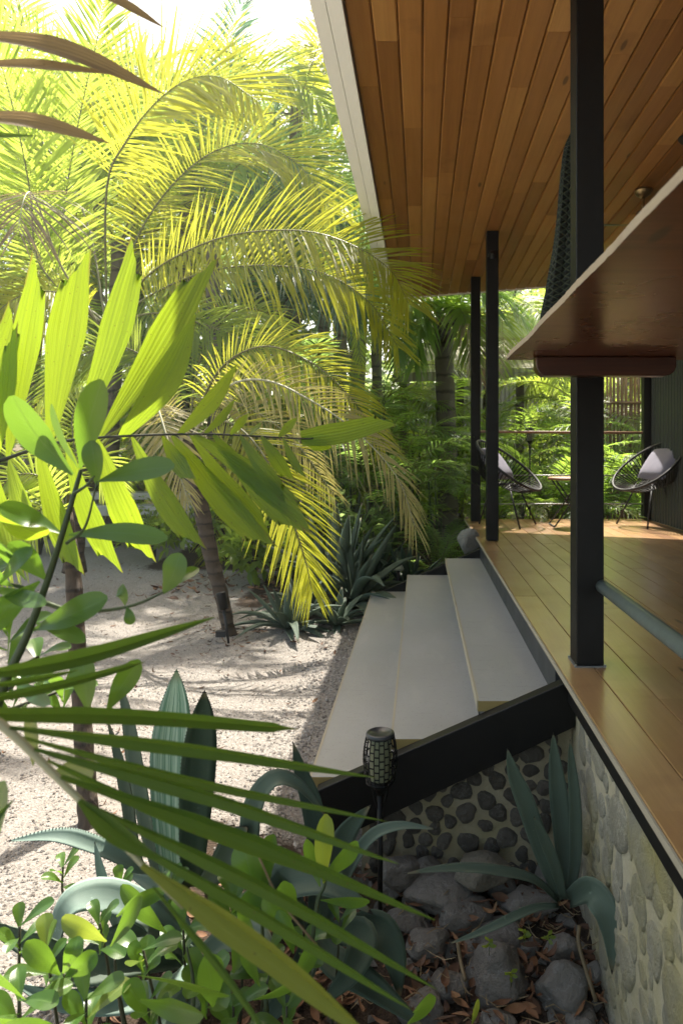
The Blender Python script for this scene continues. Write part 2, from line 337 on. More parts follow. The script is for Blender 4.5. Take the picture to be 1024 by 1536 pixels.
# ------------------------------------------------------------------ mesh building
class G:
    """collects vertices, faces, uv and material slots for ONE mesh"""
    def __init__(s): s.v, s.f, s.mi, s.uv = [], [], [], []
    def add(s, vs, fs, mi=0, uv=None):
        o = len(s.v)
        s.v += [tuple(p) for p in vs]
        s.uv += list(uv) if uv else [(0.5, 0.5)] * len(vs)
        s.f += [tuple(i + o for i in f) for f in fs]
        s.mi += [mi] * len(fs) if isinstance(mi, int) else list(mi)
    def box(s, lo, hi, mi=0):
        x0, y0, z0 = lo; x1, y1, z1 = hi
        s.add([(x0, y0, z0), (x1, y0, z0), (x1, y1, z0), (x0, y1, z0), (x0, y0, z1), (x1, y0, z1), (x1, y1, z1), (x0, y1, z1)],
              [(3, 2, 1, 0), (4, 5, 6, 7), (0, 1, 5, 4), (1, 2, 6, 5), (2, 3, 7, 6), (3, 0, 4, 7)], mi)
    def prism(s, poly, axis, a, b, mi=0):
        """polygon (two coordinates) pushed along an axis"""
        def mk(p, t):
            return (p[0], t, p[1]) if axis == 'y' else (t, p[0], p[1]) if axis == 'x' else (p[0], p[1], t)
        n = len(poly)
        s.add([mk(p, a) for p in poly] + [mk(p, b) for p in poly],
              [tuple(range(n)), tuple(range(2 * n - 1, n - 1, -1))] + [(i, i + n, (i + 1) % n + n, (i + 1) % n) for i in range(n)], mi)
    def tube(s, pts, rad, n=8, mi=0, cap=True):
        pts = [V(p) for p in pts]
        k = len(pts)
        if not isinstance(rad, (list, tuple)): rad = [rad] * k
        T = [(pts[min(i + 1, k - 1)] - pts[max(i - 1, 0)]).normalized() for i in range(k)]
        ref = V((0, 0, 1)) if abs(T[0].z) < 0.9 else V((1, 0, 0))
        X = T[0].cross(ref).normalized()
        vs, uv = [], []
        for i in range(k):
            X = (X - T[i] * X.dot(T[i])).normalized(); Y = T[i].cross(X)
            for j in range(n):
                a = 2 * PI * j / n
                vs.append(pts[i] + (X * math.cos(a) + Y * math.sin(a)) * rad[i]); uv.append((j / n, i / max(1, k - 1)))
        fs = [(i * n + j, i * n + (j + 1) % n, (i + 1) * n + (j + 1) % n, (i + 1) * n + j) for i in range(k - 1) for j in range(n)]
        if cap: fs += [tuple(range(n))[::-1], tuple((k - 1) * n + j for j in range(n))]
        s.add(vs, fs, mi, uv)
    def lathe(s, c, prof, n=20, mi=0):
        c = V(c); k = len(prof)
        vs = [c + V((r * math.cos(2 * PI * j / n), r * math.sin(2 * PI * j / n), z)) for r, z in prof for j in range(n)]
        fs = [(i * n + j, i * n + (j + 1) % n, (i + 1) * n + (j + 1) % n, (i + 1) * n + j) for i in range(k - 1) for j in range(n)]
        fs += [tuple(range(n))[::-1], tuple((k - 1) * n + j for j in range(n))]
        s.add(vs, fs, mi)
    def strip(s, C, W, N, cols=3, fold=0.0, mi=0, jag=None, wave=0.0):
        """leaf surface: rows of points across C +- W, folded along the middle towards N"""
        vs, uv = [], []
        k = len(C)
        for i in range(k):
            for j in range(cols):
                u = -1 + 2 * j / (cols - 1)
                p = C[i] + W[i] * u + N[i] * (fold * W[i].length * abs(u))
                if wave: p = p + N[i] * (wave * W[i].length * math.sin(u * 7.0 + i * 0.4))
                if jag and i == k - 1: p = p + jag[j]
                vs.append(p); uv.append((j / (cols - 1), i / (k - 1)))
        fs = [(i * cols + j, i * cols + j + 1, (i + 1) * cols + j + 1, (i + 1) * cols + j) for i in range(k - 1) for j in range(cols - 1)]
        s.add(vs, fs, mi, uv)
    def mesh(s, name, mats, smooth=True):
        me = bpy.data.meshes.new(name)
        me.from_pydata(s.v, [], s.f)
        for m in (mats if isinstance(mats, (list, tuple)) else [mats]): me.materials.append(m)
        me.polygons.foreach_set('material_index', s.mi)
        me.polygons.foreach_set('use_smooth', [smooth] * len(s.f))
        uvl = me.uv_layers.new(name='UVMap')
        li = np.empty(len(me.loops), dtype=np.int32); me.loops.foreach_get('vertex_index', li)
        uvl.data.foreach_set('uv', np.array(s.uv, dtype=np.float32)[li].ravel())
        me.update()
        return me
    def obj(s, name, mats, parent=None, smooth=True, bevel=0.0, loc=None):
        return link(name, s.mesh(name, mats, smooth), parent, bevel, loc)
def link(name, data, parent=None, bevel=0.0, loc=None):
    o = bpy.data.objects.new(name, data); COL.objects.link(o)
    if parent is not None:
        o.parent = parent
        o.matrix_parent_inverse = Matrix.Translation(-parent.location)
    if loc is not None: o.location = loc
    if bevel:
        b = o.modifiers.new('bevel', 'BEVEL'); b.width = bevel; b.segments = 2; b.limit_method = 'ANGLE'
    return o
def tag(o, label=None, cat=None, group=None, kind=None):
    for k, v in (('label', label), ('category', cat), ('group', group), ('kind', kind)):
        if v: o[k] = v
    return o
def thing(name, label, cat, loc=(0, 0, 0), group=None):
    o = bpy.data.objects.new(name, None); COL.objects.link(o); o.location = loc
    o.empty_display_size = 0.1
    return tag(o, label, cat, group)

def spline(ctrl, n):
    """smooth curve through control points, n samples"""
    c = [V(p) for p in ctrl]
    c = [c[0] * 2 - c[1]] + c + [c[-1] * 2 - c[-2]]
    segs = len(c) - 3
    out = []
    for i in range(n):
        t = i / (n - 1) * segs
        k = min(int(t), segs - 1); u = t - k
        p0, p1, p2, p3 = c[k:k + 4]
        out.append(0.5 * ((2 * p1) + (p2 - p0) * u + (2 * p0 - 5 * p1 + 4 * p2 - p3) * u * u + (3 * p1 - p0 - 3 * p2 + p3) * u ** 3))
    return out
def tangents(pts):
    k = len(pts)
    return [(pts[min(i + 1, k - 1)] - pts[max(i - 1, 0)]).normalized() for i in range(k)]

def frond_into(g, ctrl, pairs, L, w, r0=0.012, droop=0.35, start=0.12, lift=0.25, up=V((0, 0, 1)), rng=R, a0=78, a1=28, seg=4, miss=0.03, taper=None, mi_leaf=0, mi_rach=1):
    """feather frond: a midrib along ctrl and leaflets both sides, hanging by droop"""
    pts = spline(ctrl, pairs + 1)
    T = tangents(pts)
    g.tube(pts[::max(1, pairs // 24)] + [pts[-1]], [r0 * (1 - 0.85 * i / max(1, len(pts[::max(1, pairs // 24)]))) for i in range(len(pts[::max(1, pairs // 24)]) + 1)], 5, mi_rach, cap=False)
    for i in range(pairs + 1):
        t = i / pairs
        if t < start: continue
        q = (t - start) / (1 - start)
        prof = (0.45 + 0.55 * math.sin(min(1, q * 1.6 + 0.1) * PI / 2)) * (1 - 0.62 * max(0, q - 0.45) / 0.55) if taper is None else taper(q)
        S = T[i].cross(up)
        if S.length < 0.05: S = T[i].cross(V((1, 0, 0)))
        S.normalize(); Nn = S.cross(T[i]).normalized()
        for sgn in (-1, 1):
            if rng.random() < miss: continue
            ang = math.radians(a0 + (a1 - a0) * q + rng.uniform(-7, 7))
            lf = lift + rng.uniform(-0.18, 0.18)
            D = (T[i] * math.cos(ang) + S * (sgn * math.sin(ang) * math.cos(lf)) + Nn * (math.sin(ang) * math.sin(lf))).normalized()
            ln = L * prof * rng.uniform(0.88, 1.1)
            dr = droop * rng.uniform(0.6, 1.4)
            C = []
            for k in range(seg + 1):
                u = k / seg
                C.append(pts[i] + D * (ln * u) + V((0, 0, -1)) * (dr * ln * u * u))
            Tt = tangents(C)
            W, N = [], []
            for k in range(seg + 1):
                u = k / seg
                wv = Tt[k].cross(Nn)
                wv = wv.normalized() if wv.length > 1e-4 else S
                wv = (wv + Nn * rng.uniform(-0.25, 0.25)).normalized()
                hw = w * 0.5 * prof ** 0.5 * (0.35 + 0.65 * min(1, u * 5)) * (1 - u ** 2.2) + 0.0004
                W.append(wv * hw); N.append(wv.cross(Tt[k]).normalized())
            g.strip(C, W, N, 3, 0.35, mi_leaf)
def frond(name, ctrl, leaf, rach, parent, **kw):
    kw['pairs'] = int(kw['pairs'] * 1.6); kw['w'] *= 0.82; kw['droop'] = kw.get('droop', 0.35) * 0.62
    g = G(); frond_into(g, ctrl, **kw)
    return g.obj(name, [M[leaf], M[rach]], parent)
# ================================================================== the setting
def ground_h(x, y):
    """height of the ground: gravel at 0, a planted bed sinks beside the stairs"""
    def ss(a, b, t):
        t = max(0.0, min(1.0, (t - a) / (b - a))); return t * t * (3 - 2 * t)
    f = ss(-0.85, -0.15, x) * (1 - ss(2.55, 2.9, y))
    return -(0.20 + 0.12 * ss(2.4, 1.8, y) if y < 2.4 else 0.20) * f
def bed_f(x, y):
    def ss(a, b, t):
        t = max(0.0, min(1.0, (t - a) / (b - a))); return t * t * (3 - 2 * t)
    f = ss(-0.95, -0.55, x + 0.25 * mnoise.noise(V((x * 2, y * 2, 0)))) * (1 - ss(2.4, 2.6, y))
    f2 = ss(5.6, 6.0, y) * ss(-1.75, -1.35, x + 0.3 * mnoise.noise(V((x, y, 3))))
    f3 = ss(-3.4, -3.0, x) * ss(7.2, 7.9, y) 
    f4 = ss(10.5, 12, y)
    return min(1, max(f, f2, f3, f4))
def build_ground():
    xs = [-60, -40, -28, -20, -14, -10, -8] + [-7 + 0.1 * i for i in range(86)] + [2, 4, 7, 12, 20, 30, 45, 60]
    ys = [-30, -15, -6, -2, -1] + [-0.5 + 0.1 * i for i in range(126)] + [13, 15, 18, 22, 28, 36, 50, 75, 100]
    g = G()
    bed = []
    for y in ys:
        for x in xs:
            near = -7 < x < 1.6 and -0.6 < y < 12.2
            h = ground_h(x, y) + (0.018 * mnoise.noise(V((x * 1.3, y * 1.3, 0))) + 0.008 * mnoise.noise(V((x * 6, y * 6, 4))) if near else 0)
            g.v.append((x, y, h)); g.uv.append((0, 0)); bed.append(bed_f(x, y) if near else (1.0 if y > 12 or x > 1.6 else 0.25))
    nx = len(xs)
    for j in range(len(ys) - 1):
        for i in range(nx - 1):
            g.f.append((j * nx + i, j * nx + i + 1, (j + 1) * nx + i + 1, (j + 1) * nx + i)); g.mi.append(0)
    me = g.mesh('ground', M['ground'])
    at = me.attributes.new('bed', 'FLOAT', 'POINT'); at.data.foreach_set('value', bed)
    return tag(link('ground', me), kind='structure')
build_ground()

def scatter(name, n, mat, spot, size, flat=0.6, seed=1, kind='stuff'):
    """many loose little stones in one mesh"""
    rng = random.Random(seed)
    g = G()
    base = [(1, 0, 0), (-1, 0, 0), (0, 1, 0), (0, -1, 0), (0, 0, 1), (0, 0, -1)]
    fs = [(0, 2, 4), (2, 1, 4), (1, 3, 4), (3, 0, 4), (2, 0, 5), (1, 2, 5), (3, 1, 5), (0, 3, 5)]
    for _ in range(n):
        x, y = spot(rng)
        s = size * rng.choice((0.5, 0.6, 0.8, 1.0, 1.0, 1.4)) * rng.uniform(0.8, 1.2)
        a = rng.uniform(0, PI); ca, sa = math.cos(a), math.sin(a)
        z = ground_h(x, y) + 0.018 * mnoise.noise(V((x * 1.3, y * 1.3, 0))) + 0.008 * mnoise.noise(V((x * 6, y * 6, 4)))
        vs = []
        for b in base:
            bx, by, bz = (c * s * rng.uniform(0.7, 1.2) for c in b)
            by *= 0.75
            vs.append((x + bx * ca - by * sa, y + bx * sa + by * ca, z + s * 0.15 + bz * flat))
        g.add(vs, fs)
    return tag(g.obj(name, mat, smooth=False), kind=kind)
def gravel_spot(r):
    while True:
        y = 1.6 + 6.0 * r.random() ** 1.6; x = r.uniform(-1.05 * y - 0.1, -0.15)
        if bed_f(x, y) < 0.55 and not (x > -0.4 and 2.4 < y < 5.7): return x, y
scatter('gravel', 26000, M['pebble'], gravel_spot, 0.0062, seed=3)
def edge_spot(r):
    y = r.uniform(2.3, 5.6); return r.uniform(-0.72, -0.38), y
scatter('gravel', 2600, M['pebble'], edge_spot, 0.010, seed=4)

# ================================================================== the veranda house
house = thing('veranda_house', 'timber veranda with black posts, plank ceiling, board deck and river stone base', 'house', (1.5, 4.5, 0.0))
DX0, DX1, DY0, DY1 = 0.50, 2.55, -1.2, 7.42
DZ = EYE - 0.79
def boards(g, x0, x1, y0, y1, z0, z1, wid, lens, gap, rng, cham=0.004, side=1):
    """planks along y with a chamfered lower (side=-1) or upper (side=1) edge"""
    x = x0
    while x < x1 - 0.01:
        w = min(wid, x1 - x)
        y = y0 + (-rng.uniform(0, lens[1]))
        while y < y1:
            ln = rng.uniform(*lens)
            a, b = max(y0, y), min(y1, y + ln)
            if b - a > 0.02:
                dz = rng.uniform(-0.0006, 0.0006)
                zt, zb = z1 + dz, z0 + dz
                xa, xb, ya, yb = x + gap / 2, x + w - gap / 2, a + 0.0006, b - 0.0006
                c = cham
                if side > 0: prof = [(xa, zb), (xb, zb), (xb, zt - c), (xb - c, zt), (xa + c, zt), (xa, zt - c)]
                else: prof = [(xa + c, zb), (xb - c, zb), (xb, zb + c), (xb, zt), (xa, zt), (xa, zb + c)]
                g.prism([(p[0], p[1]) for p in prof][::-1], 'y', ya, yb)
            y += ln
        x += w
rng = random.Random(5)
g = G(); boards(g, DX0, DX1, DY0, DY1, DZ - 0.024, DZ, 0.125, (1.0, 2.2), 0.0022, rng, 0.002)
deck = g.obj('deck_floor', M['deck'], house, smooth=False)
g = G(); g.box((DX0 - 0.006, DY0, DZ - 0.022), (DX0 - 0.0005, DY1, DZ - 0.003)); g.obj('edge_strip', M['edge_wood'], deck, smooth=False)
g = G()
g.box((DX0 + 0.030, DY0, DZ - 0.125), (DX0 + 0.08, DY1 - 0.02, DZ - 0.026))
g.box((DX0 + 0.08, DY1 - 0.07, DZ - 0.16), (DX1, DY1 - 0.02, DZ - 0.026))
g.obj('deck_beam', M['black'], house, smooth=False, bevel=0.003)

# roof: plank ceiling, white eave boards, roof slab
CZ = EYE + 1.84
EAVE_IN, EAVE_MID, EAVE_OUT = -0.315, -0.395, -0.475
def back_y(x): return 8.25 - 0.34 * (x + 0.4)         # the far edge of the roof runs a little askew
roof = thing("roof", None, None); roof.parent = house; roof.matrix_parent_inverse = Matrix.Translation(-house.location)
g = G(); rng = random.Random(8)
x = EAVE_IN
while x < 2.6:
    boards(g, x, x + 0.109, -3.2, back_y(x) - 0.05, CZ, CZ + 0.018, 0.109, (1.1, 3.2), 0.0035, rng, 0.007, -1)
    x += 0.109
ceil_o = g.obj('plank_ceiling', M['ceiling'], None, smooth=False); ceil_o.parent = roof
ceil_o.matrix_parent_inverse = Matrix.Identity(4)
g = G()
yb = -3.2
while yb < 8.2:
    ye = min(yb + 2.44, 8.28)
    for xa, xb, za, zb in ((EAVE_MID + 0.001, EAVE_IN - 0.003, CZ + 0.022, CZ - 0.026), (EAVE_OUT, EAVE_MID - 0.002, CZ + 0.074, CZ + 0.026)):
        g.prism([(xa, za), (xb, zb), (xb, CZ + 0.15), (xa, CZ + 0.15)], 'y', yb + 0.002, ye - 0.002)
    yb += 2.44
e = g.obj('eave_board', M['white'], None, smooth=False, bevel=0.003); e.parent = roof
g = G()
g.add([(EAVE_IN, back_y(EAVE_IN) - 0.03, CZ - 0.012), (2.6, back_y(2.6) - 0.03, CZ - 0.012), (2.6, back_y(2.6), CZ - 0.012), (EAVE_IN, back_y(EAVE_IN), CZ - 0.012),
       (EAVE_IN, back_y(EAVE_IN) - 0.03, CZ + 0.15), (2.6, back_y(2.6) - 0.03, CZ + 0.15), (2.6, back_y(2.6), CZ + 0.15), (EAVE_IN, back_y(EAVE_IN), CZ + 0.15)],
      [(3, 2, 1, 0), (4, 5, 6, 7), (0, 1, 5, 4), (1, 2, 6, 5), (2, 3, 7, 6), (3, 0, 4, 7)])
e = g.obj('end_board', M['white'], None, smooth=False); e.parent = roof
g = G(); g.prism([(EAVE_OUT + 0.01, -3.2), (3.2, -3.2), (3.2, back_y(3.2) - 0.04), (EAVE_OUT + 0.01, back_y(EAVE_OUT) - 0.04)], 'z', CZ + 0.153, CZ + 0.19)
e = g.obj('roof_sheet', M['black_matte'], None, smooth=False); e.parent = roof

# posts
def post(x, y, top=CZ, bottom=DZ):
    g = G(); w = 0.05
    g.box((x - w, y - w, bottom + 0.004), (x + w, y + w, top - 0.001))
    p = g.obj('post', M['black'], house, smooth=False, bevel=0.004)
    return p
p1 = post(0.612, 2.455)
g = G(); g.box((0.555, 2.397, DZ + 0.0005), (0.668, 2.513, DZ + 0.0038)); 
for bx_, by_ in ((0.559, 2.401), (0.664, 2.401), (0.559, 2.509), (0.664, 2.509)): g.tube([(bx_, by_, DZ + 0.003), (bx_, by_, DZ + 0.010)], 0.0045, 6)
g.obj('base_plate', M['cable'], p1, smooth=False)
p2 = post(0.612, 5.69)
g = G()
g.box((0.59, 5.628, CZ - 0.24), (0.634, 5.638, CZ - 0.17))
g.tube(spline([(0.612, 5.628, CZ - 0.20), (0.60, 5.58, CZ - 0.20), (0.575, 5.57, CZ - 0.215), (0.57, 5.59, CZ - 0.235)], 9), 0.008, 6)
g.obj('hook', M['black_matte'], p2)
p3 = post(0.595, 7.20)
# river stone base under the deck and dark sheet metal wall
def lumps(g, spots, face, rng, depth=0.35, sink=0.006):
    """rounded river stones half sunk in a wall; face maps (u, v, out) to a point"""
    for u, v, ru, rv in spots:
        vs, fs = [], []
        n, m = 14, 5
        ph = rng.uniform(0, 6.28); a = rng.uniform(-0.5, 0.5); ca, sa = math.cos(a), math.sin(a)
        vs.append(face(u, v, depth * min(ru, rv)))
        for k in range(1, m + 1):
            th = PI / 2 * k / m
            for j in range(n):
                f = 2 * PI * j / n
                bump = 1 + 0.10 * math.sin(2 * f + ph) + 0.07 * math.sin(3 * f + 2 * ph)
                x, y = ru * bump * math.sin(th) ** 0.8 * math.cos(f), rv * bump * math.sin(th) ** 0.8 * math.sin(f)
                vs.append(face(u + x * ca - y * sa, v + x * sa + y * ca, depth * min(ru, rv) * math.cos(th) ** 0.75 - (0.006 if k == m else 0)))
        fs += [(0, 1 + j, 1 + (j + 1) % n) for j in range(n)]
        fs += [(1 + k * n + j, 1 + (k + 1) * n + j, 1 + (k + 1) * n + (j + 1) % n, 1 + k * n + (j + 1) % n) for k in range(m - 1) for j in range(n)]
        vs = [V(p) + V((mnoise.noise(V(p) * 40), mnoise.noise(V(p) * 40 + V((9, 0, 0))), mnoise.noise(V(p) * 40 + V((0, 9, 0))))) * 0.006 for p in vs]
        g.add(vs, fs)
def pack(u0, u1, v0, v1, r, rng, n, keep=lambda u, v, r: True, asp=(0.8, 1.25), sq=0.93):
    out = []
    for _ in range(n):
        rr = rng.uniform(*r); u, v = rng.uniform(u0, u1), rng.uniform(v0, v1)
        if not keep(u, v, rr): continue
        if all((u - a) ** 2 + (v - b) ** 2 > (sq * (rr + max(c, d))) ** 2 for a, b, c, d in out):
            k = rng.uniform(*asp); out.append((u, v, rr * k ** 0.5, rr / k ** 0.5))
    return out
rng = random.Random(21)
WX = 0.56
wall = thing('foundation_wall', None, None); wall.parent = house; wall.matrix_parent_inverse = Matrix.Translation(-house.location)
g = G(); g.box((WX, -1.2, -0.6), (WX + 0.2, DY1 - 0.1, DZ - 0.127))
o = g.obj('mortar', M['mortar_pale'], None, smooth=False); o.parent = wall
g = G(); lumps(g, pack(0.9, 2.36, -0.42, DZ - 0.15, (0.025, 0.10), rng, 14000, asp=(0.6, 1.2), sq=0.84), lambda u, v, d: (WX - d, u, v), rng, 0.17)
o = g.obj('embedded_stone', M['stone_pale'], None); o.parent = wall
g = G(); n = 90
xs = [(2.50, 0.0)]
poly = []
for i in range(0, 800):
    y = 0.0 + i * 0.0095
    poly.append((2.52 + 0.012 * (1 if (i // 4) % 2 else -1), y))
vs = []
for x, y in poly: vs += [(x, y, DZ + 0.002), (x, y, CZ - 0.002)]
g.add(vs, [(2 * i, 2 * i + 1, 2 * i + 3, 2 * i + 2) for i in range(len(poly) - 1)])
g.obj('metal_wall', M['metal_wall'], house, smooth=False)
g = G(); g.box((2.44, 7.28, DZ + 0.004), (2.535, 7.38, CZ - 0.002)); g.obj('wall_post', M['black'], house, smooth=False, bevel=0.003)

# ================================================================== stairs
stairs = thing('deck_stairs', 'three wide grey treads between black stringers leading up to the deck', 'stairs', (0.0, 4.0, 0.0))
SY0, SY1 = 2.452, 5.62
TZ = [EYE - 1.21, EYE - 1.07, EYE - 0.93]
TX = [(-0.405, -0.075), (-0.107, 0.235), (0.211, 0.528)]
for (x0, x1), z in zip(TX, TZ):
    g = G()
    y1 = SY1 + (0.0 if x0 < 0 else 0.0)
    g.add([(x0, SY0, z - 0.040), (x1, SY0, z - 0.040), (x1, y1, z - 0.040), (x0, y1, z - 0.040), (x0, SY0, z), (x1, SY0, z), (x1, y1, z), (x0, y1, z)],
          [(3, 2, 1, 0), (4, 5, 6, 7), (0, 1, 5, 4), (1, 2, 6, 5), (2, 3, 7, 6), (3, 0, 4, 7)], [0, 0, 1, 0, 0, 2])
    g.obj('tread', [M['tread'], M['end_wood'], M['edge_wood']], stairs, smooth=False, bevel=0.0025)
for (x0, x1), z, tr in zip(TX, TZ, [o for o in COL.objects if o.name.startswith('tread')]):
    g = G(); g.box((x0 - 0.003, SY0 + 0.001, z - 0.036), (x0 + 0.006, SY1 - 0.001, z + 0.0012)); g.obj('nosing', M['edge_wood'], tr, smooth=False)
for k in (0, 1):
    g = G(); g.box((TX[k][1] + 0.003, SY0 + 0.02, TZ[k] - 0.03), (TX[k][1] + 0.03, SY1 - 0.02, TZ[k + 1] - 0.042)); g.obj('riser', M['dark_blue'], stairs, smooth=False)
g = G(); g.box((0.500, SY0 + 0.02, TZ[2] + 0.001), (0.529, SY1 - 0.02, DZ - 0.026)); g.obj('riser', M['dark_blue'], stairs, smooth=False)
def stringer(y0, y1):
    g = G()
    a, b = (-0.375, EYE - 1.234), (0.556, EYE - 0.828)
    g.prism([a, (a[0], a[1] - 0.15), (a[0] + 0.13, a[1] - 0.15), (b[0], b[1] - 0.175), b], 'y', y0, y1)
    return g.obj('stringer', M['black'], stairs, smooth=False, bevel=0.004)
stringer(2.395, 2.449); stringer(5.623, 5.677)

# cheek wall of dark cobbles below the stringer
cheek = thing('cobble_wall', 'low mortared wall of dark round cobbles under the stair side', 'stone wall', (0.1, 2.5, -0.3))
def under(x): return EYE - 1.234 - 0.16 + (x + 0.375) * 0.436
g = G(); g.prism([(-0.215, -0.5), (WX - 0.003, -0.5), (WX - 0.003, under(WX)), (-0.215, under(-0.215) - 0.004)], 'y', 2.455, 2.60)
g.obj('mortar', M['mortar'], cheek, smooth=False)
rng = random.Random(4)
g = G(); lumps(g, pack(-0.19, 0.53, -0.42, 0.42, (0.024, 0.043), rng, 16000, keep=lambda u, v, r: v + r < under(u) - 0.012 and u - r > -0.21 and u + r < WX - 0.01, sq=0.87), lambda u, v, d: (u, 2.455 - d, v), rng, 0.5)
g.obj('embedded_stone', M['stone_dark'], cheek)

# ================================================================== bar counter, foot rail, hammock
bar = thing('bar_counter', 'glossy red brown plank bar counter with chipped pale edge fixed on the post', 'bar counter', (0.65, 1.2, EYE + 0.3))
BZ0, BZ1 = EYE + 0.303, EYE + 0.318
rng = random.Random(3)
edge = []
yv = -0.6
while yv < 2.295:
    edge.append((0.297 + 0.006 * mnoise.noise(V((yv * 3, 0, 1))) + 0.0022 * mnoise.noise(V((yv * 40, 0, 2))), yv)); yv += 0.02
edge.append((0.299, 2.295))
poly = edge + [(1.25, 2.30), (1.25, -0.6)]
g = G(); k = len(poly)
g.add([(x, y, BZ0) for x, y in poly] + [(x, y, BZ1) for x, y in poly],
      [tuple(range(k)), tuple(range(2 * k - 1, k - 1, -1))] + [(i, i + k, (i + 1) % k + k, (i + 1) % k) for i in range(k)],
      [0, 0] + [1 if i < len(edge) - 1 else 0 for i in range(k)])
g.obj('counter_top', [M['bar_wood'], M['bar_edge']], bar, smooth=False)
g = G(); x0, x1, z0, z1, r = 0.382, 0.845, BZ0 - 0.064, BZ0 - 0.001, 0.035
poly = [(x0, z1)] + [(x0 + r - r * math.cos(a * PI / 12), z0 + r - r * math.sin(a * PI / 12)) for a in range(7)] + [(x1 - r + r * math.sin(a * PI / 12), z0 + r - r * math.cos(a * PI / 12)) for a in range(7)] + [(x1, z1)]
g.prism(poly, 'y', 2.20, 2.262); g.obj('support_batten', M['bar_wood'], bar, smooth=False, bevel=0.004)
pr = thing('foot_rail', 'weathered grey green steel pipe running low from the near post', 'foot rail', (0.66, 1.5, DZ + 0.29))
g = G(); g.tube([(0.655, y, EYE - 0.498) for y in (2.404, 2.0, 1.5, 1.0, 0.5, 0.0)], 0.024, 16); g.obj('pipe', M['pipe'], pr)
g = G(); g.tube([(0.655, 0.6, EYE - 0.52), (0.655, 0.6, DZ + 0.001)], 0.018, 10); g.obj('leg', M['pipe'], pr)

hm = thing('hammock', 'dark green rope hammock bundled up and hanging beside the black post', 'hammock', (0.6, 2.65, CZ - 0.6))
pts = spline([(0.622, 2.62, EYE + 1.27), (0.606, 2.63, EYE + 1.12), (0.588, 2.64, EYE + 0.85), (0.570, 2.64, EYE + 0.58), (0.556, 2.63, EYE + 0.40)], 26)
g = G(); n = 40; vs, uv = [], []
for i, p in enumerate(pts):
    t = i / 25
    rr = 0.012 + 0.062 * min(1, t * 1.5) ** 0.8 + (0.01 * math.sin(t * 9))
    if t > 0.9: rr *= 1 - (t - 0.9) * 4
    for j in range(n):
        a = 2 * PI * j / n
        f = rr * (1 + 0.16 * math.sin(5 * a + t * 3) + 0.08 * math.sin(9 * a - t * 5))
        vs.append(p + V((math.cos(a) * f, math.sin(a) * f * 0.7, 0))); uv.append((j / n, t))
g.add(vs, [(i * n + j, i * n + (j + 1) % n, (i + 1) * n + (j + 1) % n, (i + 1) * n + j) for i in range(25) for j in range(n)] + [tuple(25 * n + j for j in range(n))], 0, uv)
g.obj('net', M['net'], hm)
g = G(); g.tube([(0.640, 2.508, EYE + 1.33), (0.632, 2.57, EYE + 1.31), (0.622, 2.62, EYE + 1.26)], 0.008, 6); g.obj('cord', M['net'], hm)

# ================================================================== ceiling fans
def fan(x, y, drop, label, span, blades, a0, tilt=8):
    c = CZ - 0.002
    t = thing('ceiling_fan', label, 'ceiling fan', (x, y, c), 'ceiling fans on the plank ceiling')
    g = G(); g.lathe((x, y, c), [(0.062, 0), (0.062, -0.012), (0.050, -0.035), (0.022, -0.055)][::-1], 20); g.obj('canopy', M['brass'], t)
    g = G(); g.tube([(x, y, c - 0.04), (x, y, c - drop)], 0.012, 10); g.obj('downrod', M['brass'], t)
    g = G(); g.lathe((x, y, c - drop), [(0.02, 0.06), (0.048, 0.045), (0.055, 0.0), (0.085, -0.02), (0.092, -0.06), (0.085, -0.085), (0.05, -0.105), (0.03, -0.12)][::-1], 24); g.obj('motor', M['brass'], t)
    for b in range(blades):
        a = a0 + 2 * PI * b / blades
        D = V((math.cos(a), math.sin(a), 0)); S = V((-math.sin(a), math.cos(a), math.sin(math.radians(tilt)))).normalized()
        g = G()
        C = [V((x, y, c - drop - 0.05)) + D * (0.09 + (span - 0.09) * u) for u in (0, 0.12, 0.3, 0.6, 0.85, 0.95, 1.0)]
        wd = [0.02, 0.025, 0.055, 0.065, 0.06, 0.045, 0.012]
        for off in (0.004, -0.004):
            g.strip([q + V((0, 0, off)) for q in C], [S * q for q in wd], [V((0, 0, 1))] * 7, 3)
        g.obj('blade', M['fan_blade'], t)
    return t
fan(1.585, 4.75, 0.20, 'brass stemmed ceiling fan seen whole above the counter edge', 0.56, 3, PI, -15)
fan(2.05, 3.35, 0.24, 'ceiling fan of which one dark blade tip pokes into view beside the black post', 0.76, 4, PI + 0.02)

# ================================================================== railing, chairs, table at the far end
rl = thing('deck_railing', 'slim brown top rail over thin steel cables at the far deck end', 'railing', (1.5, 7.33, DZ))
RY = 7.33
g = G(); g.tube([(x, RY, EYE + 0.178 - 0.006 * (x - 0.65)) for x in (0.648, 1.2, 1.8, 2.438)], 0.015, 10); g.obj('top_rail', M['rail_wood'], rl)
for z in (-0.30, -0.615):
    g = G(); g.tube([(0.648, RY, EYE + z), (2.438, RY, EYE + z)], 0.007, 6); g.obj('cable', M['cable'], rl)
g = G(); g.tube([(0.648, 7.17, EYE - 0.49), (0.648, 6.3, EYE - 0.52)], 0.022, 10)

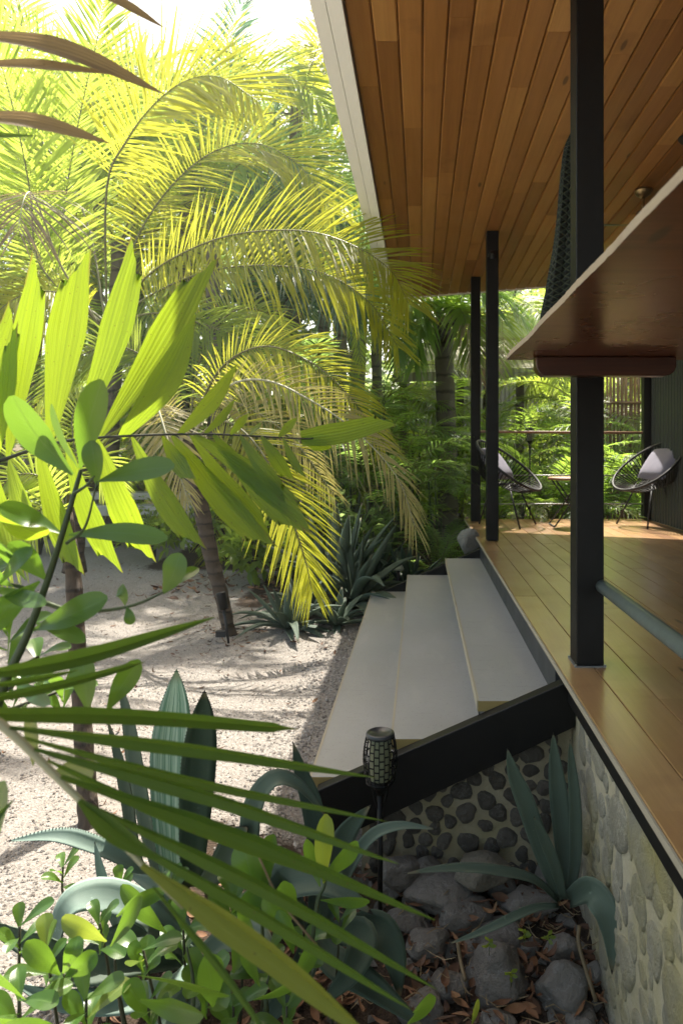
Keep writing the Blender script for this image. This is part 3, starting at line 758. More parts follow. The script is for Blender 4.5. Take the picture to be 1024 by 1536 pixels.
def acapulco(name_label, x, y, yaw, cush_label):
    t = thing('wire_chair', name_label, 'chair', (x, y, DZ), 'round wire lounge chairs on the deck')
    rot = Matrix.Rotation(yaw, 4, 'Z')
    def W(px, py, pz): return rot @ V((px, py, pz)) + V((x, y, DZ))
    th = math.radians(38)
    Ux, Uz = -math.cos(th), math.sin(th)              # from the front lip up to the back
    Nx, Nz = math.sin(th), math.cos(th)
    cx, cz = -0.02, 0.60
    def ring(a):
        r = 0.40 + 0.03 * math.cos(a)
        return (cx + Ux * r * math.cos(a), 0.37 * math.sin(a), cz + Uz * r * math.cos(a))
    g = G(); pts = [W(*ring(2 * PI * i / 40)) for i in range(41)]
    g.tube(pts, 0.013, 8); g.obj('rim', M['black_matte'], t)
    sc = (cx + 0.06 - Nx * 0.25, 0, cz - Nz * 0.25 + 0.02)
    g = G(); pts = [W(sc[0] + 0.13 * math.cos(2 * PI * i / 20), 0.13 * math.sin(2 * PI * i / 20), sc[2]) for i in range(21)]
    g.tube(pts, 0.009, 6); g.obj('seat_ring', M['black_matte'], t)
    g = G()
    for i in range(64):
        a = 2 * PI * i / 64
        p = ring(a); q = (sc[0] - 0.13 * math.cos(a), 0.13 * math.sin(a), sc[2])
        m = tuple((p[k] * 0.45 + q[k] * 0.55) - (Nx, 0, Nz)[k] * 0.07 for k in range(3))
        g.tube([W(*v) for v in spline([p, m, q], 6)], 0.0055, 4, cap=False)
    g.obj('cord_netting', M['black'], t)
    for sx, sy in ((0.24, 0.2), (0.24, -0.2), (-0.22, 0.0)):
        g = G(); g.tube([W(sc[0] + sx * 0.5, sy * 0.6, sc[2]), W(sc[0] + sx * 1.15, sy * 1.2, 0.006)], 0.009, 6); g.obj('leg', M['black_matte'], t)
    # cushion leaning on the netting
    g = G(); n = 12; vs = []
    for side in (1, -1):
        for i in range(n + 1):
            for j in range(n + 1):
                u, v = -1 + 2 * i / n, -1 + 2 * j / n
                puff = 0.055 * (max(0, 1 - u ** 4) * max(0, 1 - v ** 4)) ** 0.5 * side
                s = 0.20 * (1 - 0.06 * (abs(u * v)))
                vs.append(W(-0.18 - 0.62 * v * s + 0.78 * puff, u * s * 1.05, cz + 0.03 + 0.78 * v * s * 1.02 + 0.62 * puff))
    q = (n + 1) ** 2
    fs = []
    for s0 in (0, q):
        fs += [(s0 + i * (n + 1) + j, s0 + (i + 1) * (n + 1) + j, s0 + (i + 1) * (n + 1) + j + 1, s0 + i * (n + 1) + j + 1) for i in range(n) for j in range(n)]
    g.add(vs, fs)
    tag(g.obj('cushion', M['cushion']), cush_label, 'cushion', 'grey cushions on the wire chairs')
acapulco('black round wire chair standing between the two slim far posts and the small table', 0.93, 6.72, math.radians(-28), 'lilac grey cushion in the wire chair behind the slim far posts')
acapulco('black round wire chair standing close to the dark metal wall', 2.26, 6.72, math.radians(200), 'grey cushion with shadow stripes in the wire chair near the metal wall')
tb = thing('side_table', 'small low round table on crossed metal legs between the two wire chairs', 'side table', (1.52, 6.75, DZ))
x, y = 1.50, 6.75
g = G(); g.lathe((x, y, DZ + 0.47), [(0.20, 0), (0.205, 0.006), (0.205, 0.02), (0.20, 0.024)], 28); g.obj('table_top', M['rail_wood'], tb)
for s in (-1, 1):
    for dy in (-0.12, 0.12):
        g = G(); g.tube([(x - s * 0.15, y + dy, DZ + 0.468), (x + s * 0.17, y + dy * 1.2, DZ + 0.008)], 0.008, 6); g.obj('leg', M['black_matte'], tb)
g = G(); g.tube([(x - 0.17, y - 0.145, DZ + 0.01), (x - 0.17, y + 0.145, DZ + 0.01)], 0.007, 6); g.tube([(x + 0.17, y - 0.145, DZ + 0.01), (x + 0.17, y + 0.145, DZ + 0.01)], 0.007, 6); g.obj('foot_bar', M['black_matte'], tb)

# ================================================================== lamps
def torch(c, hgt, label):
    t = thing('solar_torch', label, 'garden torch', (c.x, c.y, ground_h(c.x, c.y)))
    H = 0.148; R0 = 0.052
    def rad(u): return R0 * (0.74 + 0.30 * math.sin(PI * (0.12 + 0.78 * u)))
    z0 = c.z - H / 2
    g = G(); g.lathe((c.x, c.y, z0 + H), [(rad(1) + 0.001, -0.006), (rad(1) + 0.003, 0.0), (rad(1) + 0.001, 0.006), (rad(1) - 0.006, 0.009), (rad(1) - 0.008, 0.006)], 28); g.obj('solar_cap', M['dark_blue'], t)
    g = G(); n = 20
    for j in range(n):
        a = 2 * PI * j / n
        g.tube([V((c.x, c.y, z0)) + V((rad(u) * math.cos(a), rad(u) * math.sin(a), H * u)) for u in (0, .14, .28, .42, .56, .7, .84, .96)], 0.0017, 4, cap=False)
    for q in range(13):
        u = q / 12.4
        for k in range(n):       # short staggered rungs leave oval slots
            if (k + q) % 2: continue
            g.tube([V((c.x, c.y, z0)) + V((rad(u) * math.cos(2 * PI * (k + f) / n), rad(u) * math.sin(2 * PI * (k + f) / n), H * u)) for f in (0, .5, 1)], 0.0024, 4, cap=False)
    g.obj('cage_lattice', M['black'], t)
    g = G(); prof = []
    for k in range(25):
        prof.append((0.033 + (0.003 if k % 2 else 0), 0.006 + (H - 0.018) * k / 24))
    g.lathe((c.x, c.y, z0), prof, 20); g.obj('diffuser', M['diffuser'], t)
    g = G(); g.lathe((c.x, c.y, z0), [(0.012, -0.045), (0.016, -0.03), (0.030, -0.012), (rad(0) + 0.002, -0.003), (rad(0), 0.003)], 24); g.obj('cup', M['black'], t)
    gz = ground_h(c.x, c.y)
    g = G(); g.tube([(c.x, c.y, z0 - 0.04), (c.x, c.y, gz - 0.05)], [0.0095, 0.007], 8)
    g.tube(spline([(c.x - 0.026, c.y, z0 - 0.006), (c.x - 0.020, c.y, z0 - 0.05), (c.x - 0.004, c.y, z0 - 0.10)], 8), 0.004, 6)
    g.tube(spline([(c.x + 0.026, c.y, z0 - 0.006), (c.x + 0.020, c.y, z0 - 0.05), (c.x + 0.004, c.y, z0 - 0.10)], 8), 0.004, 6)
    g.obj('stake', M['black'], t)
torch(P(570, 1136, 2.14), 0.5, 'black latticed solar torch on a thin stake before the stair stringer')
torch(P(794, 652, 8.0), 0.5, 'black solar torch standing in the greenery behind the railing')
t = thing('path_light', 'black cylinder spotlight on a ground spike leaning on the slim palm trunk', 'garden spotlight', P(345, 962, 4.72))
a, b = P(331, 888, 4.70), P(336, 914, 4.69)
g = G(); g.tube([a, a.lerp(b, 0.1), b], [0.030, 0.036, 0.030], 14); g.obj('lamp_head', M['black'], t)
g = G(); g.tube([b, P(343, 965, 4.66)], [0.012, 0.008], 8); g.obj('ground_spike', M['black_matte'], t)
g = G(); g.box(P(338, 956, 4.7), P(326, 945, 4.74)); g.obj('cable_box', M['black_matte'], t, smooth=False)
c = P(597, 850, 6.2)
t = thing('path_light', 'small pale shaded path lamp half hidden in agaves past the bottom tread', 'path lamp', (c.x, c.y, 0))
g = G(); g.lathe(c, [(0.05, -0.03), (0.052, -0.015), (0.035, 0.02), (0.012, 0.035)], 16); g.obj('lamp_shade', M['glass_pale'], t)
g = G(); g.tube([(c.x, c.y, c.z - 0.025), (c.x, c.y, -0.02)], 0.018, 10); g.obj('stake', M['black_matte'], t)
# rain chain from the eave corner
t = thing('rain_chain', 'thin rain chain hanging from the far eave corner down into the agaves', 'rain chain', (-0.43, 7.85, CZ))
g = G(); z = CZ - 0.03; k = 0
while z > 0.05:
    a = V((0.014, 0, 0)) if k % 2 else V((0, 0.014, 0))
    g.tube([V((-0.43, 7.85, z)) + a * math.cos(2 * PI * i / 8) + V((0, 0, 0.028 * math.sin(2 * PI * i / 8))) for i in range(9)], 0.004, 4, cap=False)
    z -= 0.047; k += 1
g.obj('chain', M['black_matte'], t)

# ================================================================== rocks
def rock_mesh(rx, ry, rz, seed, sharp=0.95):
    bm = bmesh.new(); bmesh.ops.create_icosphere(bm, subdivisions=4, radius=1.0)
    r = random.Random(seed); off = V((r.uniform(0, 50), r.uniform(0, 50), r.uniform(0, 50)))
    planes = [(V((r.gauss(0, 1), r.gauss(0, 1), r.gauss(0, 1))).normalized(), r.uniform(0.62, 0.92)) for _ in range(13)]
    for v in bm.verts:
        d = v.co.normalized(); k = 1.0
        for pn, pd in planes:
            q = d.dot(pn)
            if q > 0.05: k = min(k, pd / q * sharp + (1 - sharp) * min(1.0, pd / q + 0.12))
        k *= 1 + 0.10 * mnoise.noise(d * 1.6 + off) + 0.035 * mnoise.noise(d * 4 + off) + 0.03 * mnoise.noise(d * 10 + off) + 0.015 * mnoise.noise(d * 22 + off)
        v.co = V((d.x * rx, d.y * ry, d.z * rz)) * k
    me = bpy.data.meshes.new('rock'); bm.to_mesh(me); bm.free()
    me.polygons.foreach_set('use_smooth', [True] * len(me.polygons))
    return me
ROCKS = [  # px, py, width px, height ratio, material, label
 (721, 1289, 82, .52, 'rock_sand', 'flat sandy buff block at the foot of the dark cobble wall'),
 (657, 1334, 108, .48, 'rock', 'long dark flat rock below the sandy buff block'),
 (750, 1332, 52, .8, 'rock', 'small grey rock just below the sandy buff block'),
 (696, 1370, 80, .66, 'rock', 'smooth mid grey rock with dry leaves along its upper side'),
 (793, 1352, 84, .62, 'rock', 'grey rock that the agave by the wall grows behind'),
 (742, 1402, 76, .6, 'rock', 'dark low rock above the largest round rock'),
 (748, 1462, 100, .86, 'rock', 'largest round grey rock in the bed, with sprouting seedlings'),
 (845, 1482, 78, 1.0, 'rock', 'angular dark upright rock beside the foundation wall'),
 (842, 1420, 56, .85, 'rock', 'rounded grey rock above the angular upright one'),
 (642, 1416, 72, .62, 'rock', 'dark cracked rock under the tips of the palm leaflets'),
 (671, 1474, 62, .66, 'rock', 'small blocky grey rock beside the largest round rock'),
 (632, 1512, 70, .66, 'rock', 'dark rock low in the bed below the small blocky one'),
 (742, 1532, 66, .6, 'rock', 'pale topped rock below the largest round rock'),
 (872, 1530, 60, .7, 'rock', 'grey rock below the angular upright one'),
 (603, 1292, 62, .75, 'rock', 'dark boulder right behind the torch stake'),
 (641, 1296, 46, .7, 'rock', 'dark rock between torch stake and sandy buff block'),
 (815, 1308, 40, .9, 'rock', 'small grey stone in the corner where both stone walls meet'),
 (888, 1462, 34, 1.3, 'rock', 'narrow stone wedged between upright rock and foundation wall'),
 (586, 1332, 44, .6, 'rock', 'half buried dark stone left of the torch stake'.replace('left of', 'beside')),
 (789, 1424, 30, .8, 'rock', 'small reddish shaded stone between the rounded rock and low dark rock'),
 (610, 1375, 60, .6, 'rock', 'flat dark stone half covered by agave leaves under the torch'),
 (700, 1420, 34, .7, 'rock', 'little stone lying between smooth grey rock and low dark rock'),
]
for i, (px, py, w, hr, mt, lab) in enumerate(ROCKS):
    d = 2.0
    for _ in range(12):
        d = (EYE - ground_h(0.2, d) - 0.28 * w * d / 1000 * hr) / ((py - CY) / 1000)
        d = min(d, 2.40)
    c = P(px, py, d); r = w * d / 2000 * 1.08
    c.z -= r * hr * 0.12
    if d > 2.32: c.y = 2.40 - r * 0.5
    o = link('rock', rock_mesh(r, r * 0.85, r * hr, 40 + i))
    o.data.materials.append(M[mt]); o.location = c; o.rotation_euler = (0, 0, R.uniform(-0.3, 0.3))
    tag(o, lab, 'rock', 'rocks in the planted bed')
rd = random.Random(77)
def lowspot(r):
    return r.uniform(-0.3, 0.55), r.uniform(1.65, 2.42)
o = scatter('small_stones', 260, M['rock'], lowspot, 0.028, 0.8, 9)
o = link('rock', rock_mesh(0.115, 0.10, 0.12, 90, 0.7)); o.data.materials.append(M['rock_white']); o.location = P(703, 813, 6.0)
tag(o, 'pale boulder lying at the deck corner past the stairs', 'rock')

# dry leaves lying in the bed and on the gravel
def leaf_litter(n, spot, size, seed, lift=0.02):
    r = random.Random(seed); g = G()
    for _ in range(n):
        x, y = spot(r); z = ground_h(x, y) + r.uniform(0.005, lift)
        a = r.uniform(0, 2 * PI); D = V((math.cos(a), math.sin(a), r.uniform(-0.25, 0.35))).normalized()
        S = D.cross(V((r.uniform(-.5, .5), r.uniform(-.5, .5), 1))).normalized(); N = S.cross(D)
        L = size * r.uniform(0.5, 1.3); w = L * r.uniform(0.06, 0.24); cv = r.uniform(0.1, 1.6)
        C = [V((x, y, z)) + D * (L * (u - .5)) + N * (cv * L * (u - .5) ** 2) for u in (0, .25, .5, .75, 1)]
        g.strip(C, [S * (w * q) for q in (.08, .8, 1, .7, .03)], [N] * 5, 3, r.uniform(0.2, 0.9))
    return g
tag(leaf_litter(760, lambda r: (r.uniform(-0.45, 0.55), r.uniform(1.55, 2.42)), 0.058, 5, 0.07).obj('leaf_litter', M['litter']), kind='stuff')
tag(leaf_litter(200, lambda r: (r.uniform(-0.8, -0.2), r.uniform(1.3, 2.3)), 0.06, 6, 0.03).obj('leaf_litter', M['litter']), kind='stuff')
tag(leaf_litter(560, lambda r: (r.uniform(-4.2, -0.55), r.uniform(2.4, 8.0)) if r.random() < .6 else (-1.4 + r.gauss(0, .35), 5.1 + r.gauss(0, .35)), 0.042, 7, 0.012).obj('leaf_litter', M['litter']), kind='stuff')
tag(leaf_litter(300, lambda r: (r.uniform(-2.6, -0.4), r.uniform(6.0, 7.6)), 0.09, 8, 0.05).obj('leaf_litter', M['litter']), kind='stuff')
r = random.Random(15); g = G()
for _ in range(150):
    x, y = r.uniform(-0.4, 0.54), r.uniform(1.6, 2.4); z = ground_h(x, y) + r.uniform(0.01, 0.10); a = r.uniform(0, PI); L = r.uniform(0.04, 0.13)
    D = V((math.cos(a), math.sin(a), r.uniform(-.3, .3))).normalized(); S = D.cross(V((0, 0, 1))).normalized()
    C = [V((x, y, z)) + D * L * (u - .5) + V((0, 0, 0.012 * math.sin(u * 5 + a))) for u in (0, .33, .66, 1)]
    g.strip(C, [S * (0.0028 * q) for q in (.4, 1, .8, .1)], [V((0, 0, 1))] * 4, 3, 0.6)
tag(g.obj('dry_straw_litter', M['frond_dry']), kind='stuff')
# long dry stalks in the bed
for i, (a, b, c, lab) in enumerate((((868, 1388), (868, 1420), (893, 1502), 'long curved dry stalk beside the foundation wall'), ((686, 1412), (690, 1440), (697, 1470), 'short pale dry stalk beside the largest round rock'))):
    dd = 2.02 if i == 0 else 2.06
    g = G(); g.tube(spline([P(*a, dd), P(*b, dd - 0.03), P(*c, dd - 0.10)], 10), [0.006] * 10, 6)
    tag(g.obj('dry_stalk', M['frond_dry']), lab, 'dry stalk')

# ================================================================== house behind, bench, bamboo screen
nb = thing('neighbour_house', 'low pale grey building with sloping eaves behind the palms', 'house', (1.0, 11.5, 0))
g = G()
def slab(g, p0, p1, p2, p3, th, mi=0):
    n = (p1 - p0).cross(p3 - p0).normalized() * th
    q = [p0, p1, p2, p3]
    g.add(q + [p + n for p in q], [(0, 3, 2, 1), (4, 5, 6, 7), (0, 1, 5, 4), (1, 2, 6, 5), (2, 3, 7, 6), (3, 0, 4, 7)], mi)
slab(g, P(590, 566, 10.9), P(900, 552, 10.5), P(900, 505, 12.6), P(590, 520, 13.0), 0.06)
g.obj('lower_roof', M['old_roof'], nb, smooth=False)
g = G(); slab(g, P(588, 574, 10.86), P(900, 560, 10.46), P(900, 548, 10.46), P(588, 562, 10.86), 0.05); g.obj('fascia', M['old_roof'], nb, smooth=False)
g = G(); slab(g, P(700, 510, 11.4), P(960, 506, 11.4), P(960, 470, 11.5), P(700, 478, 11.5), 0.08); g.obj('upper_panel', M['glass_pale'], nb, smooth=False)
g = G(); g.box((-0.4, 16.5, 0), (5, 16.7, 3.0)); g.obj('wall', M['old_roof'], nb, smooth=False)
for px in (604, 690, 780):
    c = P(px, 600, 11.2); g = G(); g.box((c.x - 0.06, c.y, 0), (c.x + 0.06, c.y + 0.12, P(px, 570, 11.2).z + 0.02)); g.obj('pillar', M['bark_grey'], nb, smooth=False)
bs = thing('bamboo_screen', 'brown bamboo cane screen behind the chair near the metal wall', 'screen', (2.9, 9.2, 0))
r = random.Random(2)
g = G(); x = 2.28
while x < 4.2:
    w = r.uniform(0.016, 0.026)
    g.tube([(x, 9.2 + r.uniform(-.01, .01), 0), (x + r.uniform(-.015, .015), 9.2, EYE + 1.1 + r.uniform(-.05, .05))], w, 7); x += 2 * w + 0.012
g.obj('cane_slat', M['bamboo'], bs)
for z in (0.75, 2.0):
    g = G(); g.tube([(2.25, 9.16, z), (4.2, 9.16, z)], 0.02, 7); g.obj('cross_bar', M['bamboo'], bs)
bn = thing('garden_bench', 'pale plank garden bench across the gravel behind the leaves', 'bench', P(210, 790, 9.5))
for y0, y1, dd in ((738, 748, 9.7), (757, 772, 9.3)):
    a, b = P(120, y1, dd), P(312, y0, dd); g = G(); g.box((a.x, dd - 0.18, a.z), (b.x, dd + 0.18, b.z)); g.obj('plank', M['bench'], bn, smooth=False, bevel=0.01)
for px in (140, 290):
    c = P(px, 770, 9.5); g = G(); g.box((c.x - 0.06, 9.3, 0), (c.x + 0.06, 9.8, P(px, 750, 9.5).z)); g.obj('leg', M['bench'], bn, smooth=False)
# ================================================================== palms with fronds laid out one by one
def px(*pts): return [P(*p) for p in pts]
def trunk(parent, pts, r, mat='bark', n=12):
    q = spline(pts, 26)
    rr = [r[0] + (r[1] - r[0]) * i / 25 for i in range(26)]
    rr = [a * (1 + 0.06 * math.sin(i * 2.4)) for i, a in enumerate(rr)]
    rr[0] *= 1.35; rr[1] *= 1.12
    g = G(); g.tube(q, rr, n); return g.obj('trunk', M[mat], parent)

# --- the slim leaning palm by the path lamp
t = thing('palm_tree', 'slim leaning palm with rough dark trunk and the path spotlight at its foot', 'palm tree', P(345, 958, 4.9))
trunk(t, px((346, 962, 4.9), (334, 900, 4.93), (318, 840, 5.0), (302, 760, 5.1), (290, 700, 5.15), (282, 655, 5.15)), (0.046, 0.070))
rr = random.Random(31)
UPV = V((0, -0.9, 0.42)).normalized()
frond('frond', px((284, 662, 5.15), (335, 585, 5.0), (395, 570, 4.85), (465, 600, 4.75), (535, 648, 4.65), (595, 715, 4.55), (622, 790, 4.5)), 'frond_straw', 'rachis_pale', t, pairs=50, L=0.42, w=0.017, droop=0.55, lift=0.1, up=UPV, rng=rr, a0=60, a1=18)
frond('frond', px((282, 660, 5.2), (325, 560, 5.2), (390, 520, 5.1), (460, 540, 5.0), (520, 590, 4.9), (575, 665, 4.9)), 'frond_yellow', 'rachis', t, pairs=52, L=0.48, w=0.022, droop=0.45, lift=0.1, up=UPV, rng=rr, a0=70)
frond('frond', px((285, 665, 5.1), (335, 632, 4.9), (385, 668, 4.75), (425, 745, 4.6), (455, 830, 4.5), (468, 885, 4.45)), 'frond_yellow', 'rachis', t, pairs=50, L=0.50, w=0.021, droop=0.35, lift=0.0, up=V((0.15, -0.85, 0.5)).normalized(), rng=rr, a0=66, a1=20)
frond('frond', px((276, 662, 5.1), (238, 606, 4.95), (246, 640, 4.75), (262, 690, 4.62), (282, 748, 4.5)), 'frond_straw', 'rachis_pale', t, pairs=40, L=0.36, w=0.02, droop=0.3, lift=0.0, up=V((0.3, -0.9, 0.3)).normalized(), rng=rr, a0=70, a1=22)
frond('frond', px((280, 660, 5.2), (240, 560, 5.3), (180, 520, 5.3), (110, 540, 5.2), (60, 600, 5.1)), 'frond_lime', 'rachis', t, pairs=46, L=0.46, w=0.022, droop=0.5, up=UPV, rng=rr)
frond('frond', px((283, 655, 5.3), (300, 540, 5.6), (345, 470, 5.9), (400, 470, 6.1), (440, 520, 6.2)), 'frond_lime', 'rachis', t, pairs=46, L=0.46, w=0.022, droop=0.5, up=UPV, rng=rr)
frond('frond', px((283, 662, 5.2), (310, 600, 5.5), (370, 610, 5.7), (440, 660, 5.8), (500, 740, 5.8)), 'frond_straw', 'rachis_pale', t, pairs=46, L=0.44, w=0.02, droop=0.6, up=UPV, rng=rr)

# --- big yellow lit palm whose fronds fill the upper half
t = thing('palm_tree', 'big sunlit palm with long arching yellow green fronds reaching the eave', 'palm tree', P(120, 845, 6.6))
trunk(t, px((112, 858, 6.5), (118, 740, 6.5), (140, 600, 6.5), (165, 490, 6.4)), (0.085, 0.07))
rr = random.Random(32)
frond('frond', px((160, 478, 6.4), (160, 285, 6.1), (190, 212, 6.0), (232, 156, 5.9), (280, 121, 5.8), (330, 116, 5.7), (385, 150, 5.6)), 'frond_yellow', 'rachis', t, pairs=74, L=1.12, w=0.036, droop=0.15, lift=0.2, rng=rr, start=0.2, a0=72, a1=34, up=UPV)
frond('frond', px((165, 480, 6.3), (215, 420, 6.0), (270, 382, 5.8), (350, 352, 5.6), (450, 346, 5.4), (525, 366, 5.3), (585, 405, 5.2), (612, 455, 5.2)), 'frond_yellow', 'rachis', t, pairs=82, L=0.72, w=0.027, droop=0.25, lift=0.3, rng=rr, start=0.14, a0=72, a1=34, up=UPV)
frond('frond', px((170, 482, 6.4), (235, 438, 6.3), (310, 408, 6.2), (400, 398, 6.1), (490, 412, 6.0), (555, 455, 5.95), (596, 520, 5.9)), 'frond_yellow', 'rachis', t, pairs=74, L=0.68, w=0.027, droop=0.35, lift=0.2, rng=rr, up=UPV)
frond('frond', px((155, 480, 6.5), (92, 420, 6.6), (100, 290, 6.7), (122, 165, 6.7), (146, 60, 6.7), (162, -30, 6.7)), 'frond_lime', 'rachis', t, pairs=66, L=0.92, w=0.044, droop=0.15, lift=0.2, rng=rr, a0=66, a1=34, up=V((0, -1, 0.1)))
frond('frond', px((150, 482, 6.4), (62, 400, 6.3), (46, 290, 6.3), (28, 195, 6.2), (0, 90, 6.1), (-30, 20, 6.0)), 'frond_lime', 'rachis', t, pairs=60, L=0.92, w=0.044, droop=0.15, lift=0.2, rng=rr, a0=66, up=V((0, -1, 0.1)))
frond('frond', px((158, 478, 6.6), (220, 330, 6.9), (300, 240, 7.1), (380, 215, 7.2), (450, 250, 7.2), (500, 320, 7.2)), 'frond_yellow', 'rachis', t, pairs=66, L=0.95, w=0.032, droop=0.25, lift=0.25, rng=rr, up=UPV)
frond('frond', px((150, 484, 6.3), (90, 440, 5.9), (20, 450, 5.6), (-50, 520, 5.4)), 'frond_yellow', 'rachis', t, pairs=50, L=0.6, w=0.03, droop=0.5, lift=0.2, rng=rr, up=UPV)
frond('frond', px((165, 488, 6.3), (230, 470, 6.0), (300, 485, 5.8), (380, 520, 5.7), (440, 590, 5.6)), 'frond_lime', 'rachis', t, pairs=56, L=0.55, w=0.026, droop=0.5, lift=0.2, rng=rr, up=UPV)
frond('frond', px((158, 480, 6.6), (130, 330, 7.2), (70, 220, 7.6), (0, 160, 7.8), (-90, 160, 7.9)), 'frond_lime', 'rachis', t, pairs=60, L=0.92, w=0.044, droop=0.3, rng=rr, up=UPV)
# one old frond seen end on, its leaflets a pale fan
frond('frond', px((148, 486, 6.3), (92, 400, 5.7), (66, 330, 5.2), (48, 290, 4.9), (36, 300, 4.7), (28, 345, 4.6)), 'frond_dry', 'rachis_pale', t, pairs=26, L=0.62, w=0.022, droop=0.55, lift=-0.1, start=0.52, rng=rr, up=V((0.2, -1, 0.35)).normalized(), a0=80, a1=30)

# --- palm further back, half behind the eave
t = thing('palm_tree', 'tall palm behind the big sunlit one with its top fronds against the white sky', 'palm tree', P(330, 810, 9.0))
trunk(t, px((322, 838, 9.0), (330, 700, 9.0), (322, 520, 9.0), (318, 360, 9.0)), (0.13, 0.09), 'bark_grey')
rr = random.Random(33)
frond('frond', px((318, 355, 9), (300, 220, 8.6), (335, 135, 8.4), (385, 108, 8.2), (440, 118, 8.1), (490, 165, 8.0)), 'frond_lime', 'rachis', t, pairs=60, L=0.95, w=0.045, droop=0.4, rng=rr, up=UPV)
frond('frond', px((320, 352, 9), (345, 262, 8.7), (400, 232, 8.5), (460, 248, 8.4), (520, 290, 8.3), (568, 350, 8.3)), 'frond_green', 'rachis', t, pairs=60, L=0.85, w=0.042, droop=0.35, rng=rr, up=UPV)
frond('frond', px((318, 356, 9), (350, 330, 8.6), (400, 322, 8.4), (455, 345, 8.3), (500, 395, 8.2)), 'frond_lime', 'rachis', t, pairs=52, L=0.75, w=0.04, droop=0.5, rng=rr, up=UPV)
frond('frond', px((315, 352, 9), (270, 200, 9.2), (215, 110, 9.3), (150, 80, 9.4), (80, 110, 9.4)), 'frond_lime', 'rachis', t, pairs=56, L=0.95, w=0.045, droop=0.4, rng=rr, up=UPV)
frond('frond', px((318, 352, 9.1), (330, 190, 9.6), (345, 60, 9.8), (385, -40, 9.9)), 'frond_blue', 'rachis', t, pairs=56, L=0.8, w=0.042, droop=0.3, rng=rr, up=UPV)
frond('frond', px((318, 352, 9.1), (290, 250, 9.5), (240, 200, 9.7), (170, 220, 9.8), (110, 290, 9.8)), 'frond_green', 'rachis', t, pairs=56, L=0.85, w=0.045, droop=0.5, rng=rr, up=UPV)
frond('frond', px((320, 356, 9), (380, 300, 9.3), (450, 300, 9.5), (520, 350, 9.6)), 'frond_blue', 'rachis', t, pairs=50, L=0.85, w=0.045, droop=0.6, rng=rr, up=UPV)

# --- palm with blue green drooping fronds in the middle
t = thing('palm_tree', 'shaded palm with hanging blue green leaflets just past the eave corner', 'palm tree', P(420, 806, 9.8))
trunk(t, px((432, 815, 9.8), (428, 700, 9.8), (420, 560, 9.8), (415, 480, 9.8)), (0.14, 0.10), 'bark_grey')
rr = random.Random(34)
frond('frond', px((412, 480, 9.8), (440, 440, 9.3), (490, 436, 9.0), (540, 455, 8.8), (575, 490, 8.7)), 'frond_blue', 'rachis_dark', t, pairs=54, L=0.95, w=0.045, droop=0.9, lift=-0.1, rng=rr, a0=80, a1=50)
frond('frond', px((412, 480, 9.8), (400, 430, 9.4), (430, 405, 9.0), (500, 410, 8.8), (560, 440, 8.7)), 'frond_blue', 'rachis_dark', t, pairs=54, L=0.9, w=0.045, droop=0.9, lift=-0.1, rng=rr)
frond('frond', px((412, 480, 9.8), (375, 445, 9.5), (330, 450, 9.3), (285, 490, 9.2)), 'frond_blue', 'rachis_dark', t, pairs=50, L=0.8, w=0.045, droop=0.8, rng=rr)
frond('frond', px((414, 478, 9.8), (430, 330, 10.2), (465, 220, 10.3), (510, 170, 10.3)), 'frond_green', 'rachis', t, pairs=54, L=0.9, w=0.05, droop=0.4, rng=rr)
frond('frond', px((414, 478, 9.8), (460, 360, 10.2), (510, 300, 10.3), (570, 300, 10.3)), 'frond_green', 'rachis', t, pairs=54, L=0.9, w=0.05, droop=0.5, rng=rr)
frond('frond', px((414, 478, 9.8), (400, 300, 10.4), (420, 150, 10.6), (470, 60, 10.6)), 'frond_blue', 'rachis', t, pairs=54, L=1.0, w=0.05, droop=0.5, rng=rr)
frond('frond', px((414, 482, 9.8), (450, 500, 9.3), (500, 540, 9.1), (540, 610, 9.0)), 'frond_green', 'rachis', t, pairs=46, L=0.8, w=0.045, droop=0.6, rng=rr)

